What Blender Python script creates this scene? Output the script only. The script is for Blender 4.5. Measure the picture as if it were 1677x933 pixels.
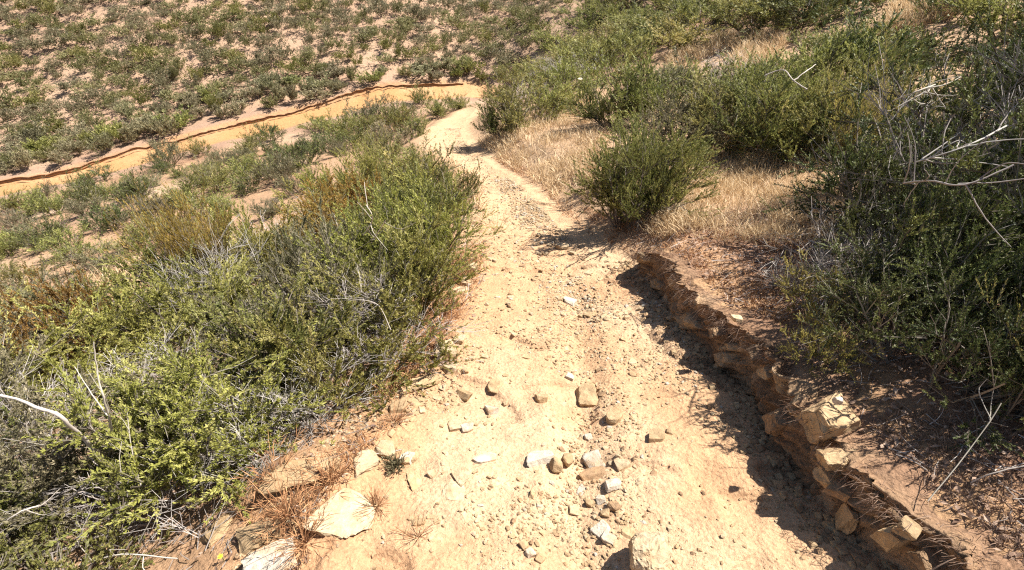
import bpy, bmesh, math, random
import numpy as np
from mathutils import Vector, Matrix

for o in list(bpy.data.objects):
    bpy.data.objects.remove(o, do_unlink=True)
SC = bpy.context.scene
COL = SC.collection
rng = np.random.default_rng(11)
random.seed(11)

# ------------------------------------------------------------------ camera
PW, PH = 1677.0, 933.0
FPX = PW / 2.0                      # 90 degree horizontal field of view
PITCH = math.radians(38.0)
CAM = np.array([0.0, 0.0, 1.65])
cam_data = bpy.data.cameras.new('camera')
cam_data.sensor_width = 36.0
cam_data.lens = 18.0
cam_data.clip_start = 0.05
cam_data.clip_end = 500.0
cam = bpy.data.objects.new('camera', cam_data)
COL.objects.link(cam)
cam.location = CAM
cam.rotation_euler = (math.radians(90) - PITCH, 0, 0)
SC.camera = cam

# ------------------------------------------------------------------ light
SUN = np.array([0.54, 0.16, 0.82]); SUN /= np.linalg.norm(SUN)
world = bpy.data.worlds.new('World')
SC.world = world
world.use_nodes = True
wn = world.node_tree
wn.nodes.clear()
sky = wn.nodes.new('ShaderNodeTexSky')
sky.sky_type = 'NISHITA'
sky.sun_disc = False
sky.sun_elevation = math.asin(SUN[2])
sky.sun_rotation = math.atan2(SUN[0], SUN[1])
bgn = wn.nodes.new('ShaderNodeBackground')
bgn.inputs['Strength'].default_value = 0.052
wo = wn.nodes.new('ShaderNodeOutputWorld')
wn.links.new(sky.outputs[0], bgn.inputs[0])
wn.links.new(bgn.outputs[0], wo.inputs[0])
sun_data = bpy.data.lights.new('sun', 'SUN')
sun_data.energy = 5.0
sun_data.angle = math.radians(0.53)
sun_data.color = (1.0, 0.95, 0.87)
sun = bpy.data.objects.new('sun', sun_data)
COL.objects.link(sun)
sun.rotation_euler = Vector(SUN).to_track_quat('Z', 'Y').to_euler()

SC.view_settings.view_transform = 'Standard'
SC.view_settings.look = 'None'
SC.view_settings.gamma = 1.0
SC.view_settings.exposure = 1.25
SC.view_settings.use_curve_mapping = False
SC.render.engine = 'CYCLES'
SC.cycles.use_denoising = False
SC.cycles.max_bounces = 5
SC.cycles.diffuse_bounces = 2
SC.cycles.transmission_bounces = 3
SC.cycles.pixel_filter_type = 'BLACKMAN_HARRIS'
SC.cycles.filter_width = 1.2

# ------------------------------------------------------------------ helpers
def tag(o, label=None, cat=None, group=None, kind=None):
    if label: o['label'] = label
    if cat: o['category'] = cat
    if group: o['group'] = group
    if kind: o['kind'] = kind
    return o

def ray(u, v):
    r = (np.asarray(u, float) - PW / 2) / FPX
    up = (PH / 2 - np.asarray(v, float)) / FPX
    c, s = math.cos(PITCH), math.sin(PITCH)
    return np.stack([r, c + up * s, -s + up * c], -1)

def at(u, v, k):
    return CAM + ray(u, v) * k

def hash2(ix, iy, seed):
    h = (ix.astype(np.int64) * 374761393 + iy.astype(np.int64) * 668265263 + seed * 1274126177) & 0xffffffff
    h = ((h ^ (h >> 13)) * 1274126177) & 0xffffffff
    h = h ^ (h >> 16)
    return (h & 0xffffff).astype(np.float64) / float(0xffffff)

def vnoise(x, y, seed=0):
    x = np.asarray(x, float); y = np.asarray(y, float)
    ix = np.floor(x); iy = np.floor(y)
    fx = x - ix; fy = y - iy
    fx = fx * fx * (3 - 2 * fx); fy = fy * fy * (3 - 2 * fy)
    ix = ix.astype(np.int64); iy = iy.astype(np.int64)
    a = hash2(ix, iy, seed); b = hash2(ix + 1, iy, seed)
    c = hash2(ix, iy + 1, seed); d = hash2(ix + 1, iy + 1, seed)
    return (a * (1 - fx) + b * fx) * (1 - fy) + (c * (1 - fx) + d * fx) * fy

def fbm(x, y, scale, octv=4, seed=0, gain=0.5):
    t = 0.0; amp = 1.0; tot = 0.0
    ca, sa = math.cos(0.6), math.sin(0.6)
    x = np.asarray(x, float) / scale; y = np.asarray(y, float) / scale
    for i in range(octv):
        t = t + amp * (vnoise(x, y, seed + i * 17) - 0.5)
        tot += amp; amp *= gain
        x, y = (x * ca - y * sa) * 2.03, (x * sa + y * ca) * 2.03
    return t / tot * 2.0            # about -1 .. 1

def sstep(a, b, x):
    t = np.clip((x - a) / (b - a), 0, 1)
    return t * t * (3 - 2 * t)

def mesh_np(name, verts, quads=None, tris=None, mats=(), mat_idx=None, attrs=None, smooth=False):
    me = bpy.data.meshes.new(name)
    verts = np.asarray(verts, np.float32)
    nq = 0 if quads is None else len(quads)
    nt = 0 if tris is None else len(tris)
    loops = []
    if nq: loops.append(np.asarray(quads, np.int32).ravel())
    if nt: loops.append(np.asarray(tris, np.int32).ravel())
    loops = np.concatenate(loops)
    starts = np.concatenate([np.arange(nq) * 4, nq * 4 + np.arange(nt) * 3]).astype(np.int32)
    me.vertices.add(len(verts)); me.vertices.foreach_set('co', verts.ravel())
    me.loops.add(len(loops)); me.loops.foreach_set('vertex_index', loops)
    me.polygons.add(nq + nt); me.polygons.foreach_set('loop_start', starts)
    if mat_idx is not None:
        me.polygons.foreach_set('material_index', np.asarray(mat_idx, np.int32))
    for m in mats: me.materials.append(m)
    me.update(calc_edges=True)
    me.polygons.foreach_set('use_smooth', np.full(nq + nt, smooth, bool))
    for an, (typ, data) in (attrs or {}).items():
        a = me.attributes.new(an, typ, 'POINT')
        a.data.foreach_set('color' if typ == 'FLOAT_COLOR' else 'value', np.asarray(data, np.float32).ravel())
    return me

def add(name, me, parent=None):
    o = bpy.data.objects.new(name, me)
    COL.objects.link(o)
    if parent: o.parent = parent
    return o

# ------------------------------------------------------------------ materials
def new_mat(name):
    m = bpy.data.materials.new(name); m.use_nodes = True
    nt = m.node_tree; nt.nodes.clear()
    return m, nt, nt.nodes.new, nt.links.new

def mat_soil():
    m, nt, N, L = new_mat('soil')
    out = N('ShaderNodeOutputMaterial'); p = N('ShaderNodeBsdfPrincipled')
    p.inputs['Roughness'].default_value = 0.95
    p.inputs['Specular IOR Level'].default_value = 0.15
    at_ = N('ShaderNodeAttribute'); at_.attribute_name = 'soil'
    geo = N('ShaderNodeNewGeometry')
    n1 = N('ShaderNodeTexNoise'); n1.inputs['Scale'].default_value = 9.0; n1.inputs['Detail'].default_value = 9.0; n1.inputs['Roughness'].default_value = 0.68
    n2 = N('ShaderNodeTexNoise'); n2.inputs['Scale'].default_value = 70.0; n2.inputs['Detail'].default_value = 4.0; n2.inputs['Roughness'].default_value = 0.7
    vo = N('ShaderNodeTexVoronoi'); vo.inputs['Scale'].default_value = 55.0; vo.inputs['Randomness'].default_value = 1.0
    vo2 = N('ShaderNodeTexVoronoi'); vo2.inputs['Scale'].default_value = 120.0
    for t in (n1, n2, vo, vo2): L(geo.outputs['Position'], t.inputs['Vector'])
    r1 = N('ShaderNodeMapRange'); r1.inputs['From Min'].default_value = 0.3; r1.inputs['From Max'].default_value = 0.7
    r1.inputs['To Min'].default_value = 0.84; r1.inputs['To Max'].default_value = 1.16
    L(n1.outputs['Fac'], r1.inputs['Value'])
    r2 = N('ShaderNodeMapRange'); r2.inputs['From Min'].default_value = 0.3; r2.inputs['From Max'].default_value = 0.7
    r2.inputs['To Min'].default_value = 0.78; r2.inputs['To Max'].default_value = 1.18
    L(n2.outputs['Fac'], r2.inputs['Value'])
    mu = N('ShaderNodeMath'); mu.operation = 'MULTIPLY'; L(r1.outputs[0], mu.inputs[0]); L(r2.outputs[0], mu.inputs[1])
    mx = N('ShaderNodeVectorMath'); mx.operation = 'SCALE'
    L(at_.outputs['Color'], mx.inputs[0]); L(mu.outputs[0], mx.inputs['Scale'])
    # single grains a little paler or redder than their neighbours
    gr = N('ShaderNodeMix'); gr.data_type = 'RGBA'; gr.blend_type = 'MULTIPLY'
    gr.inputs['Factor'].default_value = 0.28
    cr = N('ShaderNodeValToRGB'); cr.color_ramp.elements[0].color = (0.62, 0.52, 0.42, 1); cr.color_ramp.elements[1].color = (1.25, 1.25, 1.25, 1)
    L(vo2.outputs['Color'], cr.inputs[0])
    L(mx.outputs[0], gr.inputs[6]); L(cr.outputs[0], gr.inputs[7])
    L(gr.outputs[2], p.inputs['Base Color'])
    hs = N('ShaderNodeMath'); hs.operation = 'MULTIPLY_ADD'; hs.inputs[1].default_value = -0.7
    L(vo.outputs['Distance'], hs.inputs[0]); L(n2.outputs['Fac'], hs.inputs[2])
    b1 = N('ShaderNodeBump'); b1.inputs['Strength'].default_value = 0.75; b1.inputs['Distance'].default_value = 0.009
    L(hs.outputs[0], b1.inputs['Height'])
    b2 = N('ShaderNodeBump'); b2.inputs['Strength'].default_value = 0.6; b2.inputs['Distance'].default_value = 0.05
    L(n1.outputs['Fac'], b2.inputs['Height']); L(b1.outputs[0], b2.inputs['Normal'])
    L(b2.outputs[0], p.inputs['Normal'])
    L(p.outputs[0], out.inputs[0])
    return m

def mat_rock(name, c1, c2):
    m, nt, N, L = new_mat(name)
    out = N('ShaderNodeOutputMaterial'); p = N('ShaderNodeBsdfPrincipled')
    p.inputs['Roughness'].default_value = 0.85
    p.inputs['Specular IOR Level'].default_value = 0.25
    tc = N('ShaderNodeTexCoord'); oi = N('ShaderNodeObjectInfo')
    ad = N('ShaderNodeVectorMath'); ad.operation = 'ADD'
    L(tc.outputs['Object'], ad.inputs[0]); L(oi.outputs['Location'], ad.inputs[1])
    n1 = N('ShaderNodeTexNoise'); n1.inputs['Scale'].default_value = 3.0; n1.inputs['Detail'].default_value = 8; n1.inputs['Roughness'].default_value = 0.7
    L(ad.outputs[0], n1.inputs['Vector'])
    cr = N('ShaderNodeValToRGB')
    cr.color_ramp.elements[0].position = 0.32; cr.color_ramp.elements[0].color = (*c1, 1)
    cr.color_ramp.elements[1].position = 0.68; cr.color_ramp.elements[1].color = (*c2, 1)
    L(n1.outputs['Fac'], cr.inputs[0])
    rv = N('ShaderNodeMapRange'); rv.inputs['To Min'].default_value = 0.70; rv.inputs['To Max'].default_value = 1.0
    L(oi.outputs['Random'], rv.inputs['Value'])
    sc = N('ShaderNodeVectorMath'); sc.operation = 'SCALE'
    L(cr.outputs[0], sc.inputs[0]); L(rv.outputs[0], sc.inputs['Scale'])
    L(sc.outputs[0], p.inputs['Base Color'])
    geo = N('ShaderNodeNewGeometry')
    n2 = N('ShaderNodeTexNoise'); n2.inputs['Scale'].default_value = 38.0; n2.inputs['Detail'].default_value = 6; n2.inputs['Roughness'].default_value = 0.7
    L(geo.outputs['Position'], n2.inputs['Vector'])
    gm = N('ShaderNodeMapRange'); gm.inputs['From Min'].default_value = 0.32; gm.inputs['From Max'].default_value = 0.68; gm.inputs['To Min'].default_value = 0.72; gm.inputs['To Max'].default_value = 1.15
    L(n2.outputs['Fac'], gm.inputs['Value'])
    s2 = N('ShaderNodeVectorMath'); s2.operation = 'SCALE'
    L(sc.outputs[0], s2.inputs[0]); L(gm.outputs[0], s2.inputs['Scale'])
    # soil stains with a shape of their own
    n3 = N('ShaderNodeTexNoise'); n3.inputs['Scale'].default_value = 14.0; n3.inputs['Detail'].default_value = 5
    L(geo.outputs['Position'], n3.inputs['Vector'])
    st = N('ShaderNodeMapRange'); st.inputs['From Min'].default_value = 0.50; st.inputs['From Max'].default_value = 0.66; st.inputs['To Max'].default_value = 0.65
    L(n3.outputs['Fac'], st.inputs['Value'])
    mxs = N('ShaderNodeMix'); mxs.data_type = 'RGBA'; mxs.inputs[7].default_value = (0.42, 0.26, 0.135, 1)
    L(st.outputs[0], mxs.inputs['Factor']); L(s2.outputs[0], mxs.inputs[6])
    L(mxs.outputs[2], p.inputs['Base Color'])
    b = N('ShaderNodeBump'); b.inputs['Strength'].default_value = 0.8; b.inputs['Distance'].default_value = 0.012
    L(n2.outputs['Fac'], b.inputs['Height']); L(b.outputs[0], p.inputs['Normal'])
    L(p.outputs[0], out.inputs[0])
    return m

def mat_plant(name, ca, cb, cc, trans=0.36, rough=0.55, spec=0.3, objvar=0.22, hue=0.02):
    """leaf, straw or bark: three colours chosen per leaf (attribute tint), varied per plant"""
    m, nt, N, L = new_mat(name)
    out = N('ShaderNodeOutputMaterial'); p = N('ShaderNodeBsdfPrincipled')
    p.inputs['Roughness'].default_value = rough
    p.inputs['Specular IOR Level'].default_value = spec
    a = N('ShaderNodeAttribute'); a.attribute_name = 'tint'
    cr = N('ShaderNodeValToRGB')
    e = cr.color_ramp.elements
    e[0].position = 0.0; e[0].color = (*ca, 1); e[1].position = 1.0; e[1].color = (*cc, 1)
    x = e.new(0.5); x.color = (*cb, 1)
    L(a.outputs['Fac'], cr.inputs[0])
    oi = N('ShaderNodeObjectInfo')
    hv = N('ShaderNodeHueSaturation')
    r1 = N('ShaderNodeMapRange'); r1.inputs['To Min'].default_value = 1 - objvar; r1.inputs['To Max'].default_value = 1 + objvar
    L(oi.outputs['Random'], r1.inputs['Value']); L(r1.outputs[0], hv.inputs['Value'])
    wn_ = N('ShaderNodeTexWhiteNoise'); wn_.noise_dimensions = '1D'; L(oi.outputs['Random'], wn_.inputs['W'])
    r2 = N('ShaderNodeMapRange'); r2.inputs['To Min'].default_value = 0.5 - hue; r2.inputs['To Max'].default_value = 0.5 + hue
    L(wn_.outputs['Value'], r2.inputs['Value']); L(r2.outputs[0], hv.inputs['Hue'])
    L(cr.outputs[0], hv.inputs['Color'])
    L(hv.outputs[0], p.inputs['Base Color'])
    if trans > 0:
        t = N('ShaderNodeBsdfTranslucent'); L(hv.outputs[0], t.inputs['Color'])
        mx = N('ShaderNodeMixShader'); mx.inputs[0].default_value = trans
        L(p.outputs[0], mx.inputs[1]); L(t.outputs[0], mx.inputs[2]); L(mx.outputs[0], out.inputs[0])
    else:
        L(p.outputs[0], out.inputs[0])
    return m

M_SOIL = mat_soil()
M_ROCK = {
    'tan':   mat_rock('rock_tan',   (0.38, 0.255, 0.135), (0.56, 0.40, 0.23)),
    'cream': mat_rock('rock_cream', (0.46, 0.34, 0.20), (0.64, 0.50, 0.33)),
    'white': mat_rock('rock_white', (0.48, 0.40, 0.30), (0.64, 0.57, 0.47)),
    'brown': mat_rock('rock_brown', (0.25, 0.155, 0.085), (0.40, 0.26, 0.15)),
}
M_LEAF = {
    'green':  mat_plant('leaf_green',  (0.115, 0.124, 0.034), (0.250, 0.248, 0.068), (0.450, 0.412, 0.150)),
    'yellow': mat_plant('leaf_yellow', (0.165, 0.165, 0.038), (0.350, 0.325, 0.080), (0.560, 0.490, 0.180)),
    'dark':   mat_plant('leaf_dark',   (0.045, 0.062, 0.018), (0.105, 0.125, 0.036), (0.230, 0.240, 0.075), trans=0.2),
    'grey':   mat_plant('leaf_grey',   (0.135, 0.130, 0.066), (0.230, 0.210, 0.112), (0.340, 0.300, 0.175)),
    'orange': mat_plant('leaf_orange', (0.200, 0.140, 0.030), (0.380, 0.240, 0.055), (0.500, 0.330, 0.100)),
}
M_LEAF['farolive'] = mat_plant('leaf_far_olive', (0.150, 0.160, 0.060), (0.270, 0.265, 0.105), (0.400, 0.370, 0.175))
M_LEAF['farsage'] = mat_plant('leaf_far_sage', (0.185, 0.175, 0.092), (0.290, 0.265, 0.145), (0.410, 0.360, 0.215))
M_BARK = mat_plant('bark', (0.085, 0.065, 0.050), (0.18, 0.15, 0.12), (0.33, 0.295, 0.255), trans=0, rough=0.85, spec=0.2)
M_DEAD = mat_plant('dead_twig', (0.20, 0.17, 0.15), (0.33, 0.29, 0.26), (0.48, 0.44, 0.40), trans=0, rough=0.85, spec=0.2)
M_BLEACH = mat_plant('bleached_wood', (0.30, 0.26, 0.22), (0.44, 0.39, 0.33), (0.58, 0.52, 0.45), trans=0, rough=0.8, spec=0.2, objvar=0.1)
M_STRAW = mat_plant('straw', (0.48, 0.33, 0.18), (0.65, 0.485, 0.285), (0.76, 0.615, 0.42), trans=0.25, rough=0.7, objvar=0.05, hue=0.0)
M_RUST = mat_plant('rust_weed', (0.20, 0.09, 0.04), (0.36, 0.18, 0.085), (0.50, 0.29, 0.14), trans=0.15, rough=0.8, objvar=0.1, hue=0.0)
M_LITTER = mat_plant('leaf_litter', (0.13, 0.075, 0.05), (0.27, 0.17, 0.115), (0.42, 0.30, 0.22), trans=0.1, rough=0.8, objvar=0.05, hue=0.0)

# ------------------------------------------------------------------ terrain
def zt(y):      # height of the trail along its length
    return np.interp(y, [-6, 0, 1, 3, 6, 10, 14, 18.6, 24, 40], [1.1, 0, -0.2, -0.66, -1.42, -2.5, -3.68, -5.02, -5.62, -5.0])

def trail_hit(u, v):
    r = ray(u, v); lo, hi = 0.5, 60.0
    for _ in range(60):
        k = 0.5 * (lo + hi)
        if CAM[2] + r[2] * k > zt(r[1] * k): lo = k
        else: hi = k
    return CAM + r * lo

L_PX = [(470, 933), (560, 800), (650, 690), (715, 600), (765, 520), (785, 450), (798, 390), (796, 340), (782, 300), (755, 268), (708, 243), (702, 215), (730, 194), (757, 176), (768, 164)]
R_PX = [(1470, 933), (1375, 850), (1290, 735), (1225, 640), (1140, 555), (1078, 480), (1035, 430), (965, 410), (905, 355), (850, 300), (795, 262), (766, 238), (755, 215), (765, 192), (777, 176), (782, 164)]
LP = np.array([trail_hit(*p) for p in L_PX]); RP = np.array([trail_hit(*p) for p in R_PX])
def xl(y): return np.interp(y, np.r_[-8, 0.2, LP[:, 1], 30], np.r_[-0.7, LP[0, 0] - 0.02, LP[:, 0], LP[-1, 0]])
def xr(y): return np.interp(y, np.r_[-8, 0.2, RP[:, 1], 30], np.r_[1.25, RP[0, 0] + 0.03, RP[:, 0], RP[-1, 0]])

ROAD = np.array([at(-330, 385, 15.6), at(0, 306, 17.0), at(120, 285, 17.7), at(250, 247, 19.0), at(400, 212, 20.3), at(530, 178, 21.5), at(640, 152, 22.6), at(770, 142, 23.4), at(800, 150, 23.0)])

ctrl = []
for y in (-3, 0, 1, 2.2, 3.5, 5, 7, 9, 12, 15, 18.6, 21.5):
    ctrl.append((0.5 * (xl(y) + xr(y)), y, zt(y)))
HB_Y = [-3, 0.3, 1, 2, 3, 4, 5, 6.5, 9, 12, 16]
HB_H = [0.34, 0.32, 0.32, 0.31, 0.28, 0.25, 0.24, 0.20, 0.22, 0.25, 0.3]
for y in (-3, 0.3, 1, 2, 3, 4, 5, 6.5, 9, 12, 16):
    ctrl.append((xr(y) + 0.30, y, zt(y) + np.interp(y, HB_Y, HB_H)))
for u, v, k in [(0, 933, 2.05), (0, 600, 4.2), (250, 600, 3.2), (0, 450, 8), (200, 450, 7.5), (450, 350, 8.5), (0, 380, 12), (300, 300, 13.5), (550, 260, 13),
                (0, 200, 20.5), (0, 0, 25.5), (400, 0, 26.5), (400, 100, 23.6), (700, 60, 25.6), (838, 0, 28),
                (1250, 90, 10.6), (1510, 15, 9.6), (1200, 300, 5.4), (1500, 450, 2.95), (1600, 850, 1.62), (1000, 80, 16.2), (900, 20, 25), (1677, 300, 3.6), (1677, 0, 9)]:
    ctrl.append(tuple(at(u, v, k)))
for p in ROAD: ctrl.append(tuple(p))
ctrl += [(-45, 50, 4.5), (0, 60, 6.0), (40, 55, 9), (40, 20, 6), (40, 0, 8), (10, 0, 2.0), (5, -5, 2.2), (-4, -4, -0.1), (-10, 0, -2.6), (-30, 0, -7.5), (-45, 20, -7.5), (-60, 80, 9), (60, 90, 12), (0, 90, 10)]
ctrl = np.array(ctrl, float)

def tps_fit(P, lam=0.05):
    n = len(P); xy = P[:, :2]
    d = np.linalg.norm(xy[:, None] - xy[None], axis=-1)
    K = np.where(d > 0, d * d * np.log(d + 1e-12), 0) + lam * np.eye(n)
    A = np.zeros((n + 3, n + 3)); A[:n, :n] = K; A[:n, n] = 1; A[:n, n + 1:] = xy
    A[n, :n] = 1; A[n + 1:, :n] = xy.T
    return np.linalg.solve(A, np.r_[P[:, 2], 0, 0, 0])
TW = tps_fit(ctrl)
def tps(x, y):
    s = np.full(x.shape, TW[-3]) + TW[-2] * x + TW[-1] * y
    for (cx, cy, _), w in zip(ctrl, TW[:-3]):
        d2 = (x - cx) ** 2 + (y - cy) ** 2 + 1e-9
        s += w * 0.5 * d2 * np.log(d2)
    return s

def road_dist(x, y):
    """distance to the road's middle line, and on which side (+ = uphill, beyond)"""
    best = np.full(x.shape, 1e9); side = np.zeros(x.shape)
    for a, b in zip(ROAD[:-1, :2], ROAD[1:, :2]):
        ab = b - a; l2 = ab @ ab
        t = np.clip(((x - a[0]) * ab[0] + (y - a[1]) * ab[1]) / l2, 0, 1)
        dx = x - (a[0] + t * ab[0]); dy = y - (a[1] + t * ab[1])
        d = np.hypot(dx, dy)
        cr = ab[0] * dy - ab[1] * dx
        m = d < best
        best = np.where(m, d, best); side = np.where(m, np.sign(cr), side)
    return best, side

def axis(lo, d0, d1, hi, step, glo, ghi):
    mid = np.arange(d0, d1, step)
    a = [d0]; s = step
    while a[-1] > lo: s *= glo; a.append(a[-1] - s)
    b = [mid[-1]]; s = step
    while b[-1] < hi: s *= ghi; b.append(b[-1] + s)
    return np.r_[np.array(a[1:])[::-1], mid, np.array(b[1:])]

XS = axis(-65, -1.7, 2.5, 65, 0.015, 1.03, 1.03)
YS = axis(-9, 0.35, 5.2, 95, 0.015, 1.12, 1.0125)
GX, GY = np.meshgrid(XS, YS)

def jag(y):     # ragged line of the bank's edge
    return 0.10 * fbm(y, y * 0 + 3.1, 0.55, 4, 5) + 0.05 * fbm(y, y * 0 + 9.7, 0.12, 3, 8) * sstep(3.6, 3.0, y)

def terrain(x, y):
    base = tps(x, y)
    T = zt(y); L = xl(y) + 0.10 * fbm(y, y * 0, 0.8, 3, 2); R = xr(y) + jag(y)
    mid = 0.5 * (L + R); hw = 0.5 * (R - L)
    s = (x - mid) / np.maximum(hw, 0.2)
    endf = sstep(21.5, 19.0, y)
    bed = T - 0.035 * (1 - np.clip(s, -1, 1) ** 2)
    dl = L - x; dr = x - R
    near_bank = sstep(3.8, 2.9, y)
    wr = 0.75 * (1 - near_bank) + 0.10 * near_bank
    wl = 0.9
    w = np.where(x < mid, 1 - sstep(0, wl, dl), 1 - sstep(0, 1, dr / wr)) * endf
    z = base * (1 - w) + bed * w
    on = w
    # broad unevenness of the open ground, finer lumps on the tread
    far = 1 - w
    z = z + far * (0.10 * fbm(x, y, 2.2, 4, 21) + 0.03 * fbm(x, y, 0.35, 3, 31))
    z = z + far * 0.35 * fbm(x, y, 9.0, 3, 41) * sstep(8, 20, np.hypot(x, y))
    z = z + on * (0.045 * fbm(x, y, 0.7, 3, 51) + 0.016 * fbm(x, y, 0.13, 3, 61))
    f = fbm(x, y, 0.05, 2, 71)
    z = z + on * 0.006 * f * sstep(7, 4, y)
    # sloping rock plates showing through, lower edges broken off in little steps
    st = fbm(x * 0.6 + y * 0.25, y, 0.45, 3, 81)
    z = z + on * 0.028 * (sstep(0.02, 0.06, st) - 0.5) * sstep(8, 5, y)
    # washed-out groove down the middle right of the tread
    gx = np.interp(y, [0.3, 0.9, 1.4, 2.0, 2.8, 4.0], [0.22, 0.27, 0.33, 0.42, 0.46, 0.4]) + 0.06 * fbm(y, y * 0 + 5, 0.5, 3, 91)
    z = z - on * 0.05 * np.exp(-((x - gx) / 0.11) ** 2) * sstep(4.0, 2.6, y)
    # a hump of buried rock at the left edge
    z = z + 0.07 * np.exp(-(((x + 0.88) / 0.22) ** 2 + ((y - 1.22) / 0.10) ** 2))
    # the dirt road: smooth bed and a low cut on its uphill side
    d, sd = road_dist(x, y)
    rw = 0.52 + 0.22 * fbm(x, y, 1.6, 4, 101)
    onr = 1 - sstep(rw, rw + 0.35, d)
    cut = 0.15 * sstep(rw + 0.0, rw + 0.14, d) * np.where(sd > 0, 1, 0) * np.exp(-np.maximum(d - rw, 0) / 3.5) * sstep(-1.2, -4.5, x)
    z = z + cut - 0.06 * onr
    return z, on, onr, R, near_bank

GZ, ON, ONR, RR, NB = terrain(GX, GY)

def ground_z(x, y):
    x = np.asarray(x, float); y = np.asarray(y, float)
    i = np.clip(np.searchsorted(XS, x) - 1, 0, len(XS) - 2); j = np.clip(np.searchsorted(YS, y) - 1, 0, len(YS) - 2)
    fx = np.clip((x - XS[i]) / (XS[i + 1] - XS[i]), 0, 1); fy = np.clip((y - YS[j]) / (YS[j + 1] - YS[j]), 0, 1)
    return (GZ[j, i] * (1 - fx) + GZ[j, i + 1] * fx) * (1 - fy) + (GZ[j + 1, i] * (1 - fx) + GZ[j + 1, i + 1] * fx) * fy

def hit(u, v, lift=0.0):
    """where the ground lies under a pixel of the photograph (nearest crossing)"""
    r = ray(u, v)
    ks = np.geomspace(0.7, 90, 900)
    P = CAM + ks[:, None] * r
    below = P[:, 2] - ground_z(P[:, 0], P[:, 1]) - lift < 0
    n = int(np.argmax(below)) if below.any() else len(ks) - 1
    a, b = ks[max(n - 1, 0)], ks[n]
    for _ in range(20):
        m = 0.5 * (a + b); p = CAM + r * m
        if p[2] - ground_z(p[0], p[1]) - lift < 0: b = m
        else: a = m
    return CAM + r * a, a

def slope_normal(x, y, e=0.08):
    zx = (ground_z(x + e, y) - ground_z(x - e, y)) / (2 * e); zy = (ground_z(x, y + e) - ground_z(x, y - e)) / (2 * e)
    return Vector((-zx, -zy, 1)).normalized()

# soil colour: what the ground is made of, place by place
def lerp(a, b, t): return a * (1 - t[..., None]) + np.asarray(b) * t[..., None]
c = np.zeros(GX.shape + (3,)) + np.array([0.40, 0.255, 0.155])
c = lerp(c, [0.30, 0.18, 0.115], sstep(-0.1, 0.5, fbm(GX, GY, 1.6, 4, 201)))
c = lerp(c, [0.47, 0.35, 0.24], sstep(0.05, 0.6, fbm(GX, GY, 3.1, 4, 211)) * 0.8)
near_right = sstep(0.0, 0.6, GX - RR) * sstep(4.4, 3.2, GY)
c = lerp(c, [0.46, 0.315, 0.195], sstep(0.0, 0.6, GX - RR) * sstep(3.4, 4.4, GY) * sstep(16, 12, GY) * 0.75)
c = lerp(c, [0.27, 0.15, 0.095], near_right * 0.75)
tr = np.zeros(GX.shape + (3,)) + np.array([0.50, 0.312, 0.178])
tr = lerp(tr, [0.56, 0.383, 0.238], sstep(-0.15, 0.4, fbm(GX, GY * 0.6, 0.9, 4, 221)))
tr = lerp(tr, [0.49, 0.29, 0.16], sstep(0.05, 0.5, fbm(GX, GY, 0.6, 4, 231)) * 0.8)
tr = lerp(tr, [0.49, 0.285, 0.15], sstep(0.35, -0.1, GX - xl(GY)) * 0.6)
tr = lerp(tr, [0.52, 0.36, 0.22], sstep(3, 5, GY) * 0.7)
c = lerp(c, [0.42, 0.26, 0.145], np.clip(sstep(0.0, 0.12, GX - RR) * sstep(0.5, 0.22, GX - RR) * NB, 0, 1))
c = c * (1 - ON[..., None]) + tr * ON[..., None]
rd = np.zeros(GX.shape + (3,)) + np.array([0.46, 0.252, 0.112])
rd = lerp(rd, [0.49, 0.30, 0.155], sstep(-0.1, 0.4, fbm(GX, GY, 1.5, 4, 241)))
RDD = road_dist(GX, GY)[0]
c = lerp(c, [0.33, 0.215, 0.15], sstep(1.9, 1.0, RDD) * (1 - ON) * 0.85)
c = c * (1 - ONR[..., None]) + rd * ONR[..., None]
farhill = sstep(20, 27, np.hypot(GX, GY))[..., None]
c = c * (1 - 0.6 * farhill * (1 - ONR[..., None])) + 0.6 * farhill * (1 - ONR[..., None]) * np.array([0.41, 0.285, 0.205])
c = np.clip(c * 0.94, 0.02, 0.9)

VX, VY, VZ = GX, GY, GZ
ny, nx = GX.shape
idx = np.arange(ny * nx).reshape(ny, nx)
Q = np.stack([idx[:-1, :-1], idx[:-1, 1:], idx[1:, 1:], idx[1:, :-1]], -1).reshape(-1, 4)
def fc(a): return 0.25 * (a[:-1, :-1] + a[:-1, 1:] + a[1:, 1:] + a[1:, :-1]).ravel()
fx_, fy_ = fc(GX), fc(GY); fr = fx_ - fc(RR)
cls = np.zeros(len(Q), int)
cls[fc(ONR) > 0.5] = 2
cls[(fc(ON) > 0.5) & (fr <= 0.0)] = 1
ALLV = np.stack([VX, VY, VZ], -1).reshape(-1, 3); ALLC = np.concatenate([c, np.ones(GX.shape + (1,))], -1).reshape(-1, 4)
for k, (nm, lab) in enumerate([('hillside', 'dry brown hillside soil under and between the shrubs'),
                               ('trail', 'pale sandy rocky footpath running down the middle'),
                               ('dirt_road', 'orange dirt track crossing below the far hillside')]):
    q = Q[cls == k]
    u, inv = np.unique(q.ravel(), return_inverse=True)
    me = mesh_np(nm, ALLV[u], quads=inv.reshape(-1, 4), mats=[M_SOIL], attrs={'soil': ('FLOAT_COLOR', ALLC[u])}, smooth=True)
    tag(add(nm, me), lab, kind='structure')


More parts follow.
